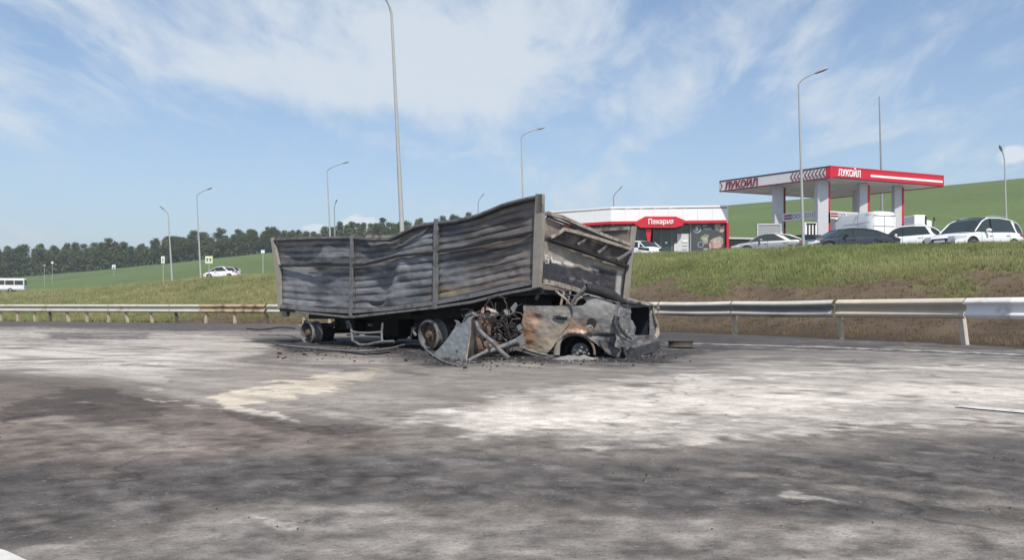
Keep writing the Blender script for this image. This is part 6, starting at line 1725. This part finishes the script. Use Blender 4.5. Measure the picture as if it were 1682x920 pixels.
    b = MB(); b.bbox((xf_ - .01, 0, zl - .16), (.05, Wd * .42, .11), .015); b.build('grille', M['black'], r_)
    b = MB(); b.bbox((xf_ - .03, 0, gc + .16), (.08, Wd * .62, .16), .02); b.build('air_intake', M['black'], r_)
    b = MB(); b.bbox((xf_ + .012, 0, gc + .30), (.02, .5, .11), .005); b.build('number_plate', M['plate'], r_)
    b = MB(); b.bbox((-xf_ - .012, 0, gc + (.36 if suv else .45)), (.02, .5, .11), .005); b.build('number_plate', M['plate'], r_)
    b = MB(); b.bbox((-xf_ + .03, 0, gc + .13), (.10, Wd * .80, .20 if suv else .12), .02); b.build('rear_bumper', M['black'], r_)
    return r_
def head(dx, dy): return math.atan2(dy, dx)
def spot(px, d, dz=0.0):
    x = (px - CX) / F * d; return (x, d, gz(x, d) + .02 + dz)
SUV_DECK = [(-2.26, .84), (-2.2, 1.02), (-1.2, 1.06), (0, 1.00), (1.05, .98), (1.9, .86), (2.2, .72), (2.26, .58)]
SUV_ROOF = [(-2.12, 1.08), (-1.78, 1.50), (-1.4, 1.64), (-.5, 1.70), (.25, 1.66), (.62, 1.52), (1.18, 1.02)]
SUVC = make_car('parked_crossover', 'large white crossover at the right edge, facing left with dark windows', spot(1601, 42.6, -.44), head(-.88, -.47), 'car_white', 4.55, 1.84, 1.70, SUV_DECK, SUV_ROOF, (-1.35, 1.36), .36, .24, roofk=.74, rails=True); SUVC.scale = (1.20, 1.12, 1.09)
SED_DECK = [(-2.4, .80), (-2.34, .98), (-1.7, 1.04), (-.6, 1.0), (.9, .93), (1.9, .82), (2.3, .66), (2.4, .52)]
SED_ROOF = [(-1.95, 1.03), (-1.15, 1.36), (-.5, 1.44), (.1, 1.44), (.55, 1.36), (1.15, .95)]
SEDC = make_car('parked_sedan', 'dark grey sedan parked left of the white cars, facing left', spot(1390, 46.2, -.30), head(-.98, -.20), 'car_dark', 4.8, 1.84, 1.46, SED_DECK, SED_ROOF, (-1.42, 1.42), .34, .18, roofk=.70, trim='black', tail='black'); SEDC.scale = (1.14, 1.08, 1.03)
make_car('parked_crossover', 'white crossover with black rear bumper behind the dark sedan', spot(1488, 50.5, .06), head(-.86, .50), 'car_white', 4.3, 1.8, 1.60, SUV_DECK and [(-2.15, .80), (-2.1, 1.04), (-1.2, 1.04), (0, .98), (1.0, .95), (1.8, .84), (2.1, .70), (2.15, .56)], [(-2.0, 1.06), (-1.6, 1.42), (-1.2, 1.55), (-.4, 1.60), (.25, 1.57), (.6, 1.45), (1.1, .99)], (-1.28, 1.28), .36, .24, roofk=.72, suv=True, rails=True, tail='black')
make_car('parked_liftback', 'silver liftback leftmost of the cars before the canopy', spot(1262, 53, .02), head(-.95, .22), 'car_silver', 4.5, 1.78, 1.46, [(-2.25, .74), (-2.2, .96), (-1.5, .99), (-.5, .95), (.9, .90), (1.8, .78), (2.15, .64), (2.25, .50)], [(-2.05, .99), (-1.2, 1.32), (-.4, 1.43), (.2, 1.42), (.6, 1.32), (1.2, .92)], (-1.33, 1.33), .32, .18)
make_car('parked_hatchback', 'black hatchback half hidden between silver liftback and light pole', spot(1315, 56, .10), head(-.55, .83), 'car_black', 4.1, 1.75, 1.45, [(-2.05, .78), (-2.0, .98), (-1.5, .99), (-.5, .95), (.9, .90), (1.6, .78), (1.95, .64), (2.05, .50)], [(-1.95, 1.0), (-1.5, 1.36), (-.4, 1.45), (.2, 1.42), (.6, 1.32), (1.2, .92)], (-1.23, 1.23), .31, .18)
HB_DECK = [(-2.05, .78), (-2.0, .98), (-1.5, .99), (-.5, .95), (.9, .90), (1.6, .78), (1.95, .64), (2.05, .50)]
HB_ROOF = [(-1.95, 1.0), (-1.5, 1.36), (-.4, 1.45), (.2, 1.42), (.6, 1.32), (1.2, .92)]
make_car('parked_hatchback', 'white hatchback in front of the shop beside the trailer post', spot(1034, 53.5, -.38), head(-.62, .78), 'car_white', 4.1, 1.75, 1.45, HB_DECK, HB_ROOF, (-1.23, 1.23), .31, .18, tail='black')
make_car('parked_estate', 'small white car showing only its roof behind the white crossover', spot(1528, 60, .55), head(-.6, .8), 'car_white', 4.3, 1.75, 1.5, HB_DECK, HB_ROOF, (-1.23, 1.23), .31, .18)
make_car('moving_car', 'small white car on the upper road right of the crossing sign', spot(365, 101, -.08), head(-.99, .10), 'car_white', 4.1, 1.75, 1.50, HB_DECK, [(-1.98, 1.0), (-1.7, 1.38), (-.4, 1.50), (.3, 1.46), (.7, 1.32), (1.3, .92)], (-1.23, 1.23), .31, .18)
VAN = make_car('parked_van', 'tall white panel van standing under the canopy', spot(1409, 57.5, .0), head(-.30, .95), 'car_white', 5.0, 2.0, 3.0,
         [(-2.5, 2.70), (-2.4, 2.98), (.4, 2.98), (1.0, 2.6), (1.6, 1.4), (2.2, 1.15), (2.45, .9), (2.5, .6)], [(.35, 3.0), (.7, 3.02), (1.0, 2.66), (1.65, 1.38)], (-1.5, 1.6), .35, .24, roofk=.92, shoulder=.96, cat='van', pillars=(1.15,), tail='car_white')
b = MB(); b.bar([(-2.515, 0, .45), (-2.515, 0, 2.7)], .012, .03); b.build('door_gap', M['grey_panel'], VAN)
for z_ in (2.72, 2.05, 1.3):
    b = MB(); b.bar([(-2.512, -.88, z_), (-2.512, .88, z_)], .02, .03); b.build('body_crease', M['grey_panel'], VAN)
for s_ in (-1, 1):
    b = MB(); b.bbox((-2.50, s_ * .92, 1.35), (.06, .12, .5), .02); b.build('taillight', M['darkred'], VAN)
    for z_ in (1.5, 2.3):
        b = MB(); b.bar([(-2.3, s_ * 1.0, z_), (.2, s_ * 1.003, z_)], .012, .03); b.build('body_crease', M['grey_panel'], VAN)
def box_truck():
    d = 74; p = spot(1500, d); t_ = thing('box_truck', p, 'small white box truck beyond the right canopy column', 'truck', R(4))
    top = HC + (HY - 356.5) / F * d - p[2]
    b = MB(); b.bbox((-.35, 0, top - .95), (1.0, 3.4, 1.9), .04); b.build('cargo_box', M['white_paint'], t_)
    b = MB(); b.bbox((.62, -.3, top - 1.15), (.75, 2.0, 1.5), .10); b.build('cab', M['white_paint'], t_)
    b = MB(); b.bbox((.15, -1.6, top - .85), (.14, .3, 1.5), .02); b.build('exhaust_stack', M['black'], t_)
    b = MB(); b.bbox((0, 0, top - 2.3), (1.6, 3.6, .5), .05); b.build('chassis', M['black'], t_)
    for s in (-.7, .7):
        b = MB(); b.lathe([(.2, -.12), (.42, -.12), (.42, .12), (.2, .12)], (s, -1.5, top - 2.5), (1, 0, 0), 18, closed=True); b.build('wheel', M['tyre'], t_)
    b = MB(); b.tube([(1.02, -1.2, top - 1.1), (1.12, -1.3, top - .3)], .03, 6); b.bbox((1.13, -1.3, top - .3), (.14, .08, .3), .02); b.build('side_mirror', M['black'], t_)
box_truck()
def bus():
    d = 180; px = 42; x = (px - CX) / F * d; g = gz(x, d) + .02
    t_ = thing('bus', (x, d, g), 'white bus with a dark window band at the left edge', 'bus', R(0) + head(.93, -.36) * 0 + math.atan2(.30, .95))
    L = 11.5; H = 2.95; Wd = 2.5
    # local: the near end is at the origin, the body runs to -x
    b = MB(); b.bbox((-L / 2, 0, H * .5 + .25), (L, Wd, H - .45), .15); b.build('body', M['white_paint'], t_)
    b = MB(); b.bbox((-L / 2, -Wd / 2 - .005, 2.05), (L - .9, .03, .95), .05)
    for k in range(6):
        q = MB(); q.bbox((-1.0 - k * 1.72, -Wd / 2 - .01, 2.08), (1.6, .04, .92), .04); q.build('window', M['glass'], t_)
    b = MB(); b.bbox((.01, 0, 2.1), (.04, Wd * .8, 1.0), .06); b.build('rear_window', M['glass'], t_)
    for s in (-1, 1):
        b = MB(); b.bbox((.01, s * 1.05, 1.2), (.05, .16, .4), .02); b.build('taillight', M['taillight'], t_)
    b = MB(); b.bbox((.0, 0, 1.1), (.03, .6, .14), .01); b.build('number_plate', M['plate'], t_)
    b = MB(); b.bbox((-L / 2, -Wd / 2 - .005, .75), (L - .6, .03, .06), .01); b.build('side_trim', M['grey_panel'], t_)
    for xx in (-2.6, -9.2):
        for s in (-1, 1):
            b = MB(); b.lathe([(.2, -.13), (.48, -.13), (.48, .13), (.2, .13)], (xx, s * (Wd / 2 - .12), .48), (0, s, 0), 20, closed=True); w_ = b.build('wheel', M['tyre'], t_)
            b = MB(); b.lathe([(0, .12), (.28, .11), (.3, .1)], (xx, s * (Wd / 2 - .12), .48), (0, s, 0), 16); b.build('hubcap', M['alloy'], w_)
bus()

# ------------------------------------------------------------------ thin summer haze
def build_haze():
    b = MB(); x0, x1, y0, y1, z0, z1 = -1700, 1700, -60, 2200, -80, 95
    b.box(((x0 + x1) / 2, (y0 + y1) / 2, (z0 + z1) / 2), (x1 - x0, y1 - y0, z1 - z0))
    m_ = bpy.data.materials.new('haze_air'); m_.use_nodes = True; t = m_.node_tree
    t.nodes.remove(t.nodes['Principled BSDF']); v = t.nodes.new('ShaderNodeVolumePrincipled')
    v.inputs['Color'].default_value = (.92, .95, 1.0, 1); v.inputs['Density'].default_value = .00034; v.inputs['Anisotropy'].default_value = .2
    t.links.new(v.outputs[0], t.nodes['Material Output'].inputs['Volume'])
    o = b.build('haze', m_); tag(o, 'thin pale summer haze over the whole place', 'haze', kind='stuff')
build_haze()
